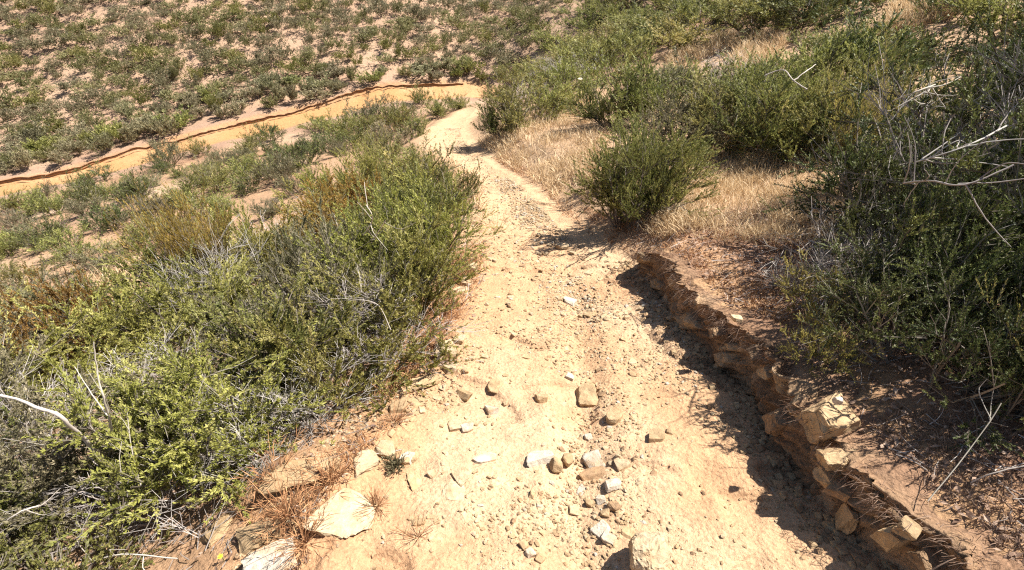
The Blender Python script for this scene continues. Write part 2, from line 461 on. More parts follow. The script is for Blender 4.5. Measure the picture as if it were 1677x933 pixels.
# the broken face of the cut bank: ledges and half-exposed stones in crumbling earth
def cells(a, h, seed):
    """irregular cells over (a, h): nearest and second nearest distance, cell number"""
    ia, ih = np.floor(a).astype(np.int64), np.floor(h).astype(np.int64)
    f1 = np.full(a.shape, 9.0); f2 = np.full(a.shape, 9.0); idn = np.zeros(a.shape)
    for da in (-1, 0, 1):
        for dh in (-1, 0, 1):
            ca, ch = ia + da, ih + dh
            d = np.maximum(np.abs(a - (ca + 0.15 + 0.7 * hash2(ca, ch, seed))), np.abs(h - (ch + 0.15 + 0.7 * hash2(ca, ch, seed + 1))) * 1.15)
            v = hash2(ca, ch, seed + 2)
            nearer = d < f1
            f2 = np.where(nearer, f1, np.minimum(f2, d)); idn = np.where(nearer, v, idn); f1 = np.where(nearer, d, f1)
    return f1, f2, idn
def bank_x(y): return xr(y) + jag(y)
by = np.arange(-0.6, 3.75, 0.011); bt = np.linspace(0, 1, 52)
BY, BT = np.meshgrid(by, bt)
BR = bank_x(BY)
zlo, zhi = ground_z(BR - 0.02, BY), ground_z(BR + 0.17, BY)
BZ = zlo - 0.02 + (zhi - zlo + 0.02) * np.minimum(BT / 0.82, 1)
back = np.clip((BT - 0.82) / 0.18, 0, 1)
BX = BR + 0.005 + 0.045 * np.minimum(BT / 0.82, 1) + 0.20 * back
wa = BY + 0.11 * fbm(BY, BZ, 0.2, 3, 701); wh = BZ - zt(BY) + 0.07 * fbm(BY, BZ, 0.15, 3, 711)
f1, f2, idn = cells(wa / 0.15 + 0.5 * wh / 0.1, wh / 0.10, 721)
stone = sstep(0.0, 0.22, f2 - f1) * (idn > 0.62) * sstep(-0.25, 0.1, fbm(BY, BZ, 0.5, 2, 791))
g1, g2, gid = cells(wa / 0.055, wh / 0.04, 741)
crumb = sstep(0.0, 0.2, g2 - g1)
endf_ = sstep(3.75, 3.1, BY)
fade = sstep(0.0, 0.10, BT) * (1 - 0.85 * back) * endf_
out_ = stone * (0.01 + 0.05 * idn) + 0.040 * crumb * gid * (1 - 0.6 * stone) + 0.03 * fbm(BY, BZ, 0.07, 4, 731) + 0.03 * fbm(BY, BZ * 0.6, 0.4, 2, 735) + 0.03 * sstep(0.6, 0.8, BT) * sstep(-0.1, 0.3, fbm(BY, BY * 0, 0.2, 3, 751)) + 0.022 * np.abs(fbm(BY, BZ, 0.035, 3, 755)) - 0.03 * sstep(0.1, 0.4, fbm(BY * 1.0, BZ * 2.0, 0.12, 3, 757))
BX = BX - out_ * fade + 0.10 * (1 - endf_)
BYd = BY + 0.012 * fbm(BY + 7, BZ, 0.06, 2, 761) * fade
top = sstep(0.75, 0.95, BT)
BZd = BZ + back * (ground_z(BX, BY) - BZ) + 0.05 * top * (1 - 0.6 * back) * fbm(BY, BZ + 3, 0.09, 4, 771) + 0.006 * back
BZd = BZd - 0.10 * (1 - endf_)
BZd = np.where(BT >= 0.999, ground_z(BX, BY) - 0.02, BZd)
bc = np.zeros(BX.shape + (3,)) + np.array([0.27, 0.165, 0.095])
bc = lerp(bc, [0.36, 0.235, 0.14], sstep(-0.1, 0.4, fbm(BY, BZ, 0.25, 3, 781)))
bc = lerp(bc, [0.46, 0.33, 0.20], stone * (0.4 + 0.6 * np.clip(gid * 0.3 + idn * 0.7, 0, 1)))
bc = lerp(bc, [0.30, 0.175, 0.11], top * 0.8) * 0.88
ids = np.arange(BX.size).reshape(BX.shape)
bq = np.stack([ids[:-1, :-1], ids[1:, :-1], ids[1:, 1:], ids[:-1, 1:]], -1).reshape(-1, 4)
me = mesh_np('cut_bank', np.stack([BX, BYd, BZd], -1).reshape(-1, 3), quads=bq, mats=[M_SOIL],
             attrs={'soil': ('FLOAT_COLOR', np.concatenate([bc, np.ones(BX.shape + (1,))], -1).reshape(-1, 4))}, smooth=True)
tag(add('cut_bank', me), 'eroded earth bank along the right edge of the path', kind='structure')

# the low crumbling cut along the far side of the dirt road
RN = 260
seg = np.linalg.norm(np.diff(ROAD[:-1, :2], axis=0), axis=1); cum = np.r_[0, np.cumsum(seg)]
s_ = np.linspace(0.5, cum[-1] - 0.1, RN)
rx_ = np.interp(s_, cum, ROAD[:-1, 0]); ry_ = np.interp(s_, cum, ROAD[:-1, 1])
k_ = np.ones(9) / 9
rx_ = np.convolve(np.pad(rx_, 4, 'edge'), k_, 'valid'); ry_ = np.convolve(np.pad(ry_, 4, 'edge'), k_, 'valid')
tx_, ty_ = np.gradient(rx_), np.gradient(ry_); tl_ = np.hypot(tx_, ty_); nx2, ny2 = -ty_ / tl_, tx_ / tl_
off_ = 0.54 + 0.06 * fbm(s_, s_ * 0, 3.5, 5, 801)
hh_ = np.clip(0.12 + 0.09 * fbm(s_, s_ * 0 + 4, 1.5, 4, 811), 0.02, 0.26)
rows = []
for d_, f_ in ((-0.10, -0.12), (0.02, 0.05), (-0.01, 0.45), (0.03, 0.75), (-0.03, 1.0), (0.08, 1.0), (0.19, 0.6), (0.5, -0.3)):
    o_ = off_ + d_ + 0.012 * fbm(s_, s_ * 0 + f_ * 9, 0.25, 3, 821)
    X_, Y_ = rx_ + nx2 * o_, ry_ + ny2 * o_
    zb = ground_z(rx_ + nx2 * (off_ - 0.05), ry_ + ny2 * (off_ - 0.05))
    Z_ = zb + hh_ * f_ if d_ < 0.2 else (ground_z(X_, Y_) * (1 - max(f_, 0)) + np.maximum(zb + hh_, ground_z(X_, Y_)) * max(f_, 0) - (0.15 if f_ < 0 else 0))
    Z_ = Z_ - 0.35 * sstep(0.05, 0.0, hh_)
    rows.append(np.stack([X_, Y_, Z_], -1))
V_ = np.stack(rows, 0); ids = np.arange(V_.shape[0] * RN).reshape(V_.shape[0], RN)
q_ = np.stack([ids[:-1, :-1], ids[1:, :-1], ids[1:, 1:], ids[:-1, 1:]], -1).reshape(-1, 4)
cc = np.zeros((V_.shape[0], RN, 4)) + np.array([0.36, 0.205, 0.105, 1]); cc[5:] = [0.33, 0.215, 0.145, 1]
tag(add('road_cut', mesh_np('road_cut', V_.reshape(-1, 3), quads=q_, mats=[M_SOIL], attrs={'soil': ('FLOAT_COLOR', cc.reshape(-1, 4))})),
    'low reddish earth cut along the far side of the dirt track', kind='structure')
# ------------------------------------------------------------------ plant builders
def unit(v): return v / np.maximum(np.linalg.norm(v, axis=-1, keepdims=True), 1e-9)

def tubes(P0, D, Ln, C, r0, r1, seg, tint, sides=3):
    """curved tapering rods: P0 start, D direction, Ln length, C sideways bend"""
    n = len(P0)
    t = np.linspace(0, 1, seg + 1)
    P = P0[:, None] + D[:, None] * (Ln[:, None] * t)[..., None] + C[:, None] * (t ** 2)[None, :, None]
    T = unit(D[:, None] * Ln[:, None, None] + 2 * C[:, None] * t[None, :, None])
    ref = np.where(np.abs(T[..., 2:3]) > 0.9, np.array([1.0, 0, 0]), np.array([0, 0, 1.0]))
    A = unit(np.cross(T, ref)); B = np.cross(T, A)
    r = (np.asarray(r0)[:, None] * (1 - t) + np.asarray(r1)[:, None] * t)[..., None]
    ring = []
    for k in range(sides):
        a = 2 * math.pi * k / sides
        ring.append(P + r * (A * math.cos(a) + B * math.sin(a)))
    V = np.stack(ring, 2)                       # n, seg+1, sides, 3
    id_ = np.arange(n * (seg + 1) * sides).reshape(n, seg + 1, sides)
    nxt = np.roll(id_, -1, 2)
    Qd = np.stack([id_[:, :-1], nxt[:, :-1], nxt[:, 1:], id_[:, 1:]], -1).reshape(-1, 4)
    tn = np.repeat(tint, (seg + 1) * sides)
    return V.reshape(-1, 3), Qd, tn, P, T

def leaves(B, D, ln, wd, tint, rg):
    """narrow pointed leaves, each one quad with a crease to the tip"""
    n = len(B)
    S = unit(np.cross(D, rg.normal(size=(n, 3)) * 0.55 + np.array([0.25, 0, 0.7])))
    mid = B + D * (ln * 0.45)[:, None]
    V = np.stack([B, mid + S * (wd / 2)[:, None], B + D * ln[:, None], mid - S * (wd / 2)[:, None]], 1).reshape(-1, 3)
    return V, np.arange(n * 4).reshape(n, 4), np.repeat(tint, 4)

def join(parts):
    V, Qs, T, off = [], [], [], 0
    for v, q, t in parts:
        V.append(v); Qs.append(q + off); T.append(t); off += len(v)
    return np.concatenate(V), np.concatenate(Qs), np.concatenate(T)

def shrub_geo(seed, stems=14, secs=7, twigs=8, lpt=45, ll=0.02, lw=0.004, spread=0.95, upright=0.5, twl=(0.10, 0.24), dead=0.12, r_stem=0.011, tube_twigs=True, align=0.62, t2=0.25, t3=0.15):
    """a woody shrub about 1 m tall and 1 m wide: returns (stem geometry, foliage geometry)"""
    rg = np.random.default_rng(seed)
    n = stems
    az = rg.uniform(0, 2 * math.pi, n); ti = np.sqrt(rg.uniform(0, 1, n)) * spread
    D = np.stack([np.sin(ti) * np.cos(az), np.sin(ti) * np.sin(az), np.cos(ti)], -1)
    P0 = np.stack([np.cos(az) * 0.05, np.sin(az) * 0.05, np.full(n, -0.06)], -1) + rg.normal(0, 0.02, (n, 3)) * [1, 1, 0]
    Ln = rg.uniform(0.5, 0.8, n) * (1 - 0.15 * ti)
    C = rg.normal(0, 0.07, (n, 3)) + np.array([0, 0, 0.10 * upright])
    rs = rg.uniform(0.6, 1.2, n) * r_stem
    geo = [tubes(P0, D, Ln, C, rs, rs * 0.4, 5, rg.uniform(0, 0.8, n))]
    # second order
    def grow(src, cnt, t0, t1, len_rng, mix, upw, bend):
        P0_, D_, L_, C_ = src
        m = len(P0_)
        i = np.repeat(np.arange(m), cnt); t = rg.uniform(t0, t1, len(i))
        p = P0_[i] + D_[i] * (L_[i] * t)[:, None] + C_[i] * (t ** 2)[:, None]
        tg = unit(D_[i] * L_[i][:, None] + 2 * C_[i] * t[:, None])
        d = unit(tg * (1 - mix) + unit(rg.normal(size=(len(i), 3))) * mix + np.array([0, 0, upw]))
        return p, d, rg.uniform(*len_rng, len(i)), rg.normal(0, bend, (len(i), 3))
    s2 = grow((P0, D, Ln, C), secs, t2, 1.0, (0.16, 0.36), 0.5, 0.15 * upright, 0.05)
    k = len(s2[0]); r2 = rg.uniform(0.5, 1.0, k) * r_stem * 0.4
    geo.append(tubes(*s2, r2, r2 * 0.5, 3, rg.uniform(0, 0.9, k)))
    s3 = grow(s2, twigs, t3, 1.0, twl, 0.42, 0.55 * upright, 0.025)
    k = len(s3[0])
    isdead = rg.uniform(size=k) < dead
    r3 = np.full(k, r_stem * 0.16)
    if tube_twigs:
        geo.append(tubes(*s3, r3, r3 * 0.6, 2, np.where(isdead, rg.uniform(0.6, 1, k), rg.uniform(0.1, 0.6, k))))
    stem = join([g[:3] for g in geo])
    live = np.where(~isdead)[0]
    fol = None
    if lpt > 0:
        base = np.clip(np.repeat(rg.uniform(0.2, 0.75, len(s2[0])), twigs) + rg.normal(0, 0.14, k), 0.02, 0.95)                     # a twig's leaves share a shade
        i = np.repeat(live, lpt); t = rg.uniform(0.05, 1.05, len(i))
        p = s3[0][i] + s3[1][i] * (s3[2][i] * t)[:, None] + s3[3][i] * (t ** 2)[:, None]
        d = unit(s3[1][i] + unit(rg.normal(size=(len(i), 3))) * align)
        fol = leaves(p, d, ll * rg.uniform(0.6, 1.35, len(i)), lw * rg.uniform(0.7, 1.3, len(i)),
                     np.clip(base[i] + rg.normal(0, 0.09, len(i)), 0, 1), rg)
    return stem, fol

def gmesh(name, g, mat): return mesh_np(name, g[0], quads=g[1], mats=[mat], attrs={'tint': ('FLOAT', g[2])})

# prototypes: fine ones for what stands near the camera, coarser ones further off
PROTO = {'near': [], 'broom': [], 'clump': [], 'dead': [], 'mid': [], 'far': []}
for s in range(4):
    PROTO['near'].append(shrub_geo(100 + s, stems=17, secs=8, twigs=7, lpt=46, ll=0.024, lw=0.0072, upright=0.75, twl=(0.09, 0.22), dead=(0.04, 0.06, 0.09, 0.15)[s], align=0.65))
for s in range(2):
    PROTO['broom'].append(shrub_geo(130 + s, stems=22, secs=7, twigs=6, lpt=34, ll=0.032, lw=0.0052, align=0.4, upright=1.4, spread=0.75, twl=(0.16, 0.34), dead=0.08))
for s in range(3):
    PROTO['clump'].append(shrub_geo(160 + s, stems=15, secs=7, twigs=8, lpt=52, ll=0.017, lw=0.0062, upright=0.5, twl=(0.07, 0.17), dead=0.16, align=0.8, t2=0.35, t3=0.55, r_stem=0.014))
for s in range(3):
    PROTO['dead'].append(shrub_geo(190 + s, stems=15, secs=9, twigs=6, lpt=0, upright=0.3, twl=(0.08, 0.25), r_stem=0.010, dead=1.0))
for s in range(5):
    PROTO['mid'].append(shrub_geo(220 + s, stems=15, secs=6, twigs=6, lpt=15, ll=0.050, lw=0.013, upright=0.8, twl=(0.12, 0.28), dead=0.10))
for s in range(6):
    PROTO['far'].append(shrub_geo(250 + s, stems=14, secs=6, twigs=4, lpt=8, ll=0.10, lw=0.034, upright=1.1, spread=0.8, twl=(0.14, 0.30), dead=0.05, tube_twigs=False))
MESHES = {}
def plant_mesh(kind, i, col):
    key = (kind, i, col)
    if key not in MESHES:
        st, fo = PROTO[kind][i]
        bark = M_DEAD if kind == 'dead' else M_BARK
        if (kind, i) not in MESHES:
            MESHES[(kind, i)] = gmesh('shrub_stems', st, bark)
        if kind == 'far':
            v, q, t = join([st, fo])
            mi = np.r_[np.zeros(len(st[1]), int), np.ones(len(fo[1]), int)]
            MESHES[key] = mesh_np('shrub', v, quads=q, mats=[bark, M_LEAF[col]], mat_idx=mi, attrs={'tint': ('FLOAT', t)})
        elif fo is not None:
            MESHES[key] = gmesh('shrub_foliage', fo, M_LEAF[col])
    return MESHES[(kind, i)], MESHES.get(key)

SHRUBS = []      # x, y, radius
def shrub(x, y, w, h, kind, col, label, group=None, lean=0.10, name=None, sink=0.03):
    i = random.randrange(len(PROTO[kind]))
    st, fo = plant_mesh(kind, i, col)
    loc = (x, y, float(ground_z(x, y)) - sink)
    rot = (random.gauss(0, lean * 0.6), random.gauss(lean * 0.5, lean * 0.5), random.uniform(0, 6.28))
    nm = name or ('dead_shrub' if kind == 'dead' else 'shrub')
    wk = w / (1.32 if kind == 'clump' else 1.05)
    sc = (wk, wk * random.uniform(0.85, 1.15), h / (0.85 if kind == 'clump' else 0.95))
    if kind == 'far':
        o = add(nm, fo)
    else:
        o = bpy.data.objects.new(nm, None); COL.objects.link(o); o.empty_display_size = 0.1
        add('stems', st, o)
        if fo is not None: add('foliage', fo, o)
    o.location = loc; o.rotation_euler = rot; o.scale = sc
    tag(o, label, 'shrub', group)
    SHRUBS.append((x, y, w * 0.5))
    return o

def poly_world(px): return np.array([hit(u, v)[0][:2] for u, v in px])
def inside(poly, x, y):
    r = np.zeros(np.shape(x), bool); n = len(poly); j = n - 1
    for i in range(n):
        xi, yi = poly[i]; xj, yj = poly[j]
        cnd = ((yi > y) != (yj > y)) & (x < (xj - xi) * (y - yi) / (yj - yi + 1e-12) + xi)
        r ^= cnd; j = i
    return r
def scatter_pts(poly, spacing, tries=4000, seed=0, keep=None):
    rg = np.random.default_rng(seed)
    lo, hi_ = poly.min(0), poly.max(0); pts = []
    for _ in range(tries):
        p = rg.uniform(lo, hi_)
        if not inside(poly, p[0], p[1]): continue
        if keep is not None and not keep(p[0], p[1]): continue
        if any((p[0] - q[0]) ** 2 + (p[1] - q[1]) ** 2 < spacing ** 2 for q in pts): continue
        pts.append(p)
    return pts
def free_of_ways(x, y, m=0.3):
    d, _ = road_dist(np.array([x]), np.array([y]))
    return d[0] > 0.75 + m and not (xl(y) - m < x < xr(y) + m and y < 20.5)

def project(p):
    d = np.asarray(p) - CAM; c_, s_ = math.cos(PITCH), math.sin(PITCH)
    z = d[1] * c_ - d[2] * s_; up = d[1] * s_ + d[2] * c_
    return PW / 2 + d[0] / z * FPX, PH / 2 - up / z * FPX, z

# ------------------------------------------------------------------ shrubs right of the path
def px_shrub(u, v, w, h, kind, col, label, group=None, **kw):
    p, k = hit(u, v)
    return shrub(p[0], p[1], w, h, kind, col, label, group, **kw)

px_shrub(1018, 370, 0.75, 0.85, 'near', 'green', 'compact green shrub at the path edge casting a dark shadow on the tread')
px_shrub(1068, 300, 0.85, 0.80, 'near', 'green', 'green shrub just behind the compact one at the path edge')
px_shrub(1125, 240, 1.0, 0.7, 'near', 'grey', 'greyish shrub between two dry grass patches on the right slope')
px_shrub(1075, 352, 0.38, 0.32, 'dead', 'grey', 'small grey twiggy dead shrub beside the compact path edge shrub')
px_shrub(1002, 205, 1.15, 0.95, 'near', 'green', 'dark green shrub above the pale grass right of the path bend')
px_shrub(1065, 195, 1.25, 0.95, 'mid', 'green', 'broad green shrub up slope of the pale grass, second from the bend')
px_shrub(1175, 238, 1.1, 0.8, 'near', 'green', 'olive shrub at the upper rim of the large dry grass patch')
px_shrub(1238, 246, 1.2, 0.9, 'near', 'green', 'tall olive shrub in the middle of the right slope')
px_shrub(1305, 254, 1.15, 0.9, 'near', 'green', 'olive shrub below the bleached forked branch')
px_shrub(1195, 190, 1.0, 0.7, 'dead', 'grey', 'grey leafless shrub among olive shrubs on the right slope')
px_shrub(1372, 235, 1.2, 0.95, 'near', 'green', 'dense olive shrub right of the bleached forked branch')
px_shrub(1305, 195, 1.3, 0.85, 'mid', 'green', 'wide olive shrub above the bleached forked branch')
px_shrub(1395, 318, 0.85, 0.85, 'broom', 'yellow', 'yellow green broom-like shrub at the right end of the dry grass')
px_shrub(1350, 262, 0.5, 0.45, 'near', 'dark', 'small dark shrub tucked behind the dry grass patch')
px_shrub(822, 220, 0.85, 0.7, 'mid', 'dark', 'dark round shrub right beside the path bend')
px_shrub(845, 212, 1.2, 0.9, 'mid', 'green', 'second green shrub above the path bend')
px_shrub(895, 190, 1.2, 0.9, 'mid', 'green', 'third green shrub along the top of the pale grass')
px_shrub(945, 160, 1.2, 0.95, 'mid', 'green', 'green shrub beside the pale flower stalk')
px_shrub(855, 170, 1.2, 0.7, 'dead', 'grey', 'grey leafless shrub above the path bend')
px_shrub(900, 172, 0.9, 0.6, 'dead', 'grey', 'grey leafless shrub beside the pale flower stalk')
px_shrub(835, 140, 1.3, 1.0, 'mid', 'yellow', 'yellowish shrub higher up above the path bend')
px_shrub(940, 118, 1.1, 1.1, 'mid', 'yellow', 'bright yellow green shrub topping the slope above the bend')

px_shrub(1048, 345, 0.85, 0.82, 'near', 'green', 'second half of the compact green bush at the path edge, farther from the tread')
px_shrub(1210, 188, 1.2, 0.8, 'mid', 'green', 'broad olive shrub in front of the square dry grass patch')
px_shrub(1255, 205, 1.2, 0.85, 'near', 'green', 'olive shrub crowded behind the tall one on the right slope')
px_shrub(1140, 175, 1.2, 0.8, 'mid', 'grey', 'grey green shrub below the thin strip of dry grass')
px_shrub(1360, 165, 1.3, 0.9, 'mid', 'green', 'broad olive shrub just right of the square dry grass patch')
px_shrub(1420, 140, 1.3, 0.9, 'mid', 'dark', 'dark olive shrub under the dry grass strip near the top right')
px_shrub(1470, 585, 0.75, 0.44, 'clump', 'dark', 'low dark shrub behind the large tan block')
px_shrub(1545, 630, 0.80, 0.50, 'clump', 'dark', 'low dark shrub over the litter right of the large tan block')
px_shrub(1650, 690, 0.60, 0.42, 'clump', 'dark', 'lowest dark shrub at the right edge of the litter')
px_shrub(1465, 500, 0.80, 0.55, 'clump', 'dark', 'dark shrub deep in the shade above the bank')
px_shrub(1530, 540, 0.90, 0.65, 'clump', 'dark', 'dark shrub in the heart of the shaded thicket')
px_shrub(1345, 590, 0.34, 0.30, 'clump', 'yellow', 'tiny bright green shrub catching light on the bank lip')
# the big dark shrubs close by on the right
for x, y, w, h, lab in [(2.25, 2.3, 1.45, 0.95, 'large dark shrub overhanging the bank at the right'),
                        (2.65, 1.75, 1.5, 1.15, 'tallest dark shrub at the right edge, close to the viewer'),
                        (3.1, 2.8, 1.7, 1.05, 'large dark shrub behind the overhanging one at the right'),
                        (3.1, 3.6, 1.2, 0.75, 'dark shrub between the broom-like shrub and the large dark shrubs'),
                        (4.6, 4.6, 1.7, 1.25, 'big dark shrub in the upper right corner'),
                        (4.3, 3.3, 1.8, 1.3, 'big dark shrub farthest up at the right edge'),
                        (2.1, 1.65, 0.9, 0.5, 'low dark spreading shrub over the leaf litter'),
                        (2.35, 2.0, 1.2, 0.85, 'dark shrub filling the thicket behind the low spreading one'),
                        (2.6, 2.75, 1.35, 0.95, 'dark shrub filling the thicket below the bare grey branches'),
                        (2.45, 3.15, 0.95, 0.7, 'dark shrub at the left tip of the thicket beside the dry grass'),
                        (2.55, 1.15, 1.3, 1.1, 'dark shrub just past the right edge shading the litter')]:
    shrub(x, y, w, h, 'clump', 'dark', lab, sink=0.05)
shrub(1.60, 2.0, 0.45, 0.34, 'clump', 'yellow', 'small bright green shrub lit against the dark shade on the bank')
shrub(1.98, 1.28, 0.42, 0.40, 'broom', 'yellow', 'bright yellow green tuft shrub at the right edge of the bank')
shrub(2.75, 2.6, 1.3, 1.05, 'dead', 'grey', 'tangle of bare grey branches inside the large dark shrubs')
shrub(1.85, 2.3, 0.9, 0.5, 'dead', 'grey', 'bare grey twig tangle low on the shaded bank')
shrub(3.1, 2.35, 1.4, 1.2, 'dead', 'grey', 'bare grey dead shrub at the right edge of the dark shrubs')

# the band of scrub on the right slope
random.seed(41)
COLS = ['green', 'green', 'green', 'grey', 'dark', 'yellow']
A3 = [(1175, 165), (1195, 60), (1300, 50), (1285, 160)]
A4 = [(1075, 130), (1190, 45), (1210, 75), (1110, 145)]
A5 = [(1415, 105), (1460, 0), (1600, -25), (1590, 60), (1480, 105)]
def band(px, spacing, kind, wr, hr, label, group, seed, cols=COLS, dead=0.06, keepout=0.35, maxn=400, avoid=()):
    poly = poly_world(px)
    av = [poly_world(a) for a in avoid]
    def keep(x, y):
        if not free_of_ways(x, y, keepout): return False
        if any(inside(a, x, y) for a in av): return False
        return all((x - sx) ** 2 + (y - sy) ** 2 > (0.55 * spacing + 0.3 * sr) ** 2 for sx, sy, sr in SHRUBS)
    pts = scatter_pts(poly, spacing, seed=seed, keep=keep)
    pts.sort(key=lambda p: p[0] ** 2 + p[1] ** 2)
    out = []
    for p in pts[:maxn]:
        cl = random.choice(cols); w = random.uniform(*wr); h = random.uniform(*hr)
        if random.random() < dead:
            out.append(shrub(p[0], p[1], w, h * 0.8, 'dead', 'grey', 'leafless grey ' + label, 'leafless shrubs ' + group))
        else:
            word = {'green': 'olive green', 'grey': 'grey green', 'dark': 'dark green', 'yellow': 'yellow green', 'orange': 'rusty orange'}[cl]
            out.append(shrub(p[0], p[1], w, h, kind, cl, word + ' ' + label, word + ' shrubs ' + group))
    return out
GR3 = [(1190, 125), (1205, 72), (1290, 62), (1262, 118)]
GR4 = [(1085, 100), (1195, 55), (1205, 75), (1105, 115)]
GR5 = [(1430, 65), (1470, 12), (1590, -12), (1560, 30), (1470, 60)]
band([(850, 128), (960, 20), (1000, -60), (1300, -60), (1250, 60), (1090, 95), (960, 150)], 1.4, 'mid', (1.5, 2.2), (0.75, 1.1),
     'shrub in the band of scrub above the bend', 'in the band above the bend', 3, ['green', 'green', 'yellow', 'green'], avoid=[GR3, GR4])
band([(1050, 170), (1110, 115), (1270, 118), (1500, 60), (1500, 150), (1330, 180), (1110, 190)], 0.95, 'mid', (0.9, 1.3), (0.5, 0.75),
     'shrub under the strips of dry grass on the right slope', 'under the strips of dry grass', 4, avoid=[A3, A4, A5])
band([(1230, 60), (1300, -60), (1900, -90), (1900, 120), (1600, 60), (1430, 10), (1300, 60)], 1.05, 'mid', (1.2, 1.8), (0.7, 1.0),
     'shrub along the top of the right slope', 'along the top of the right slope', 5, ['green', 'dark', 'dark', 'green'], avoid=[GR3, GR5])
band([(1500, 260), (1560, 130), (1800, 60), (1900, 300), (1700, 330)], 0.9, 'clump', (1.1, 1.5), (0.6, 0.85),
     'shrub rising behind the big dark shrubs', 'behind the big dark shrubs', 6, ['dark', 'green'])

# ------------------------------------------------------------------ shrubs left of the path
random.seed(77)
ORD = ['nearest', 'second', 'third', 'fourth', 'fifth', 'sixth', 'seventh', 'eighth', 'ninth', 'tenth', 'eleventh', 'twelfth']
edge = [(0.75, 0.95, 0.75, 0.45), (1.35, 0.78, 0.95, 0.58), (1.95, 0.58, 0.95, 0.66), (2.55, 0.48, 1.0, 0.75), (3.15, 0.54, 1.0, 0.8), (3.8, 0.58, 1.0, 0.82), (4.5, 0.58, 0.95, 0.8),
        (5.3, 0.62, 1.0, 0.75), (6.2, 0.85, 1.0, 0.65), (7.3, 1.0, 1.0, 0.6), (8.6, 1.1, 1.0, 0.55), (10.2, 1.1, 0.9, 0.5)]
for i, (y, off, w, h) in enumerate(edge):
    shrub(float(xl(y)) - off, y, w, h, 'near' if y < 6 else 'mid', ['green', 'yellow', 'yellow', 'yellow', 'yellow', 'green', 'yellow', 'green', 'yellow', 'green', 'green', 'green'][i],
          f'{ORD[i]} green shrub along the left edge of the path, counted from the viewer', 'shrubs along the left edge of the path')
shrub(float(xl(2.3)) - 0.36, 2.2, 0.70, 0.46, 'dead', 'grey', 'grey dead twiggy shrub at the left path edge')
shrub(float(xl(1.5)) - 0.44, 1.55, 0.65, 0.42, 'dead', 'grey', 'small grey dead shrub low at the left path edge beside the pale ledge')
shrub(-2.3, 1.45, 0.7, 0.5, 'dead', 'grey', 'grey leafless shrub low in the left foreground')
shrub(-1.45, 1.15, 0.7, 0.42, 'dead', 'grey', 'grey leafless shrub at the lower left by the dirt shoulder')
shrub(-2.3, 3.0, 0.75, 0.75, 'dead', 'grey', 'grey leafless shrub in the middle of the left scrub')
shrub(-3.1, 2.6, 0.75, 0.70, 'near', 'orange', 'rusty orange shrub in the middle of the left scrub')
shrub(-2.75, 3.7, 0.8, 0.95, 'broom', 'orange', 'orange yellow broom-like shrub standing out of the left scrub')
BARE1 = [(130, 470), (200, 430), (262, 432), (225, 480), (150, 500)]
def left_keep(x, y): return x < xl(y) - 0.85
def left_band(poly, spacing, kind, wr, hr, label, group, seed, cols, dead, margin=0.85):
    av = poly_world(BARE1)
    def keep(x, y):
        if not (x < xl(y) - margin) or inside(av, x, y): return False
        u, v, _ = project((x, y, float(ground_z(x, y))))
        if v < np.interp(u, [-400, 0, 250, 400, 560, 690, 720], [640, 590, 535, 450, 340, 285, 250]): return False
        return all((x - sx) ** 2 + (y - sy) ** 2 > (0.6 * spacing + 0.2 * sr) ** 2 for sx, sy, sr in SHRUBS)
    for p in scatter_pts(np.array(poly), spacing, seed=seed, keep=keep):
        cl = random.choice(cols); w = random.uniform(*wr); h = random.uniform(*hr)
        kd = kind if random.random() > 0.2 else ('broom' if kind == 'near' else kind)
        word = {'green': 'olive green', 'grey': 'grey green', 'dark': 'dark green', 'yellow': 'yellow green', 'orange': 'rusty orange'}[cl]
        if random.random() < dead: shrub(p[0], p[1], w * 0.8, h * 0.75, 'dead', 'grey', 'leafless grey ' + label, 'leafless shrubs ' + group)
        else: shrub(p[0], p[1], w, h, kd, cl, word + ' ' + label, word + ' shrubs ' + group)
left_band([(-0.9, 0.1), (-4.0, 0.2), (-5.5, 3.4), (-0.9, 3.4)], 0.54, 'near', (0.8, 1.1), (0.45, 0.72), 'shrub low in the left foreground scrub', 'in the left foreground scrub', 21, ['green', 'yellow', 'yellow', 'green', 'yellow', 'grey'], 0.05)
left_band([(-0.6, 3.4), (-5.5, 3.4), (-8.6, 6.6), (-6.2, 6.6), (-0.6, 6.6)], 0.70, 'near', (0.8, 1.15), (0.6, 0.9), 'shrub in the middle of the left scrub', 'in the middle of the left scrub', 22, ['yellow', 'yellow', 'green', 'yellow', 'orange', 'yellow'], 0.06)
left_band([(-0.6, 6.6), (-6.5, 6.6), (-6.0, 12.0), (-1.0, 13.0)], 1.15, 'mid', (0.8, 1.1), (0.45, 0.7), 'shrub at the far end of the left scrub', 'at the far end of the left scrub', 23, ['green', 'yellow', 'green', 'grey'], 0.06, 1.3)

random.seed(52)
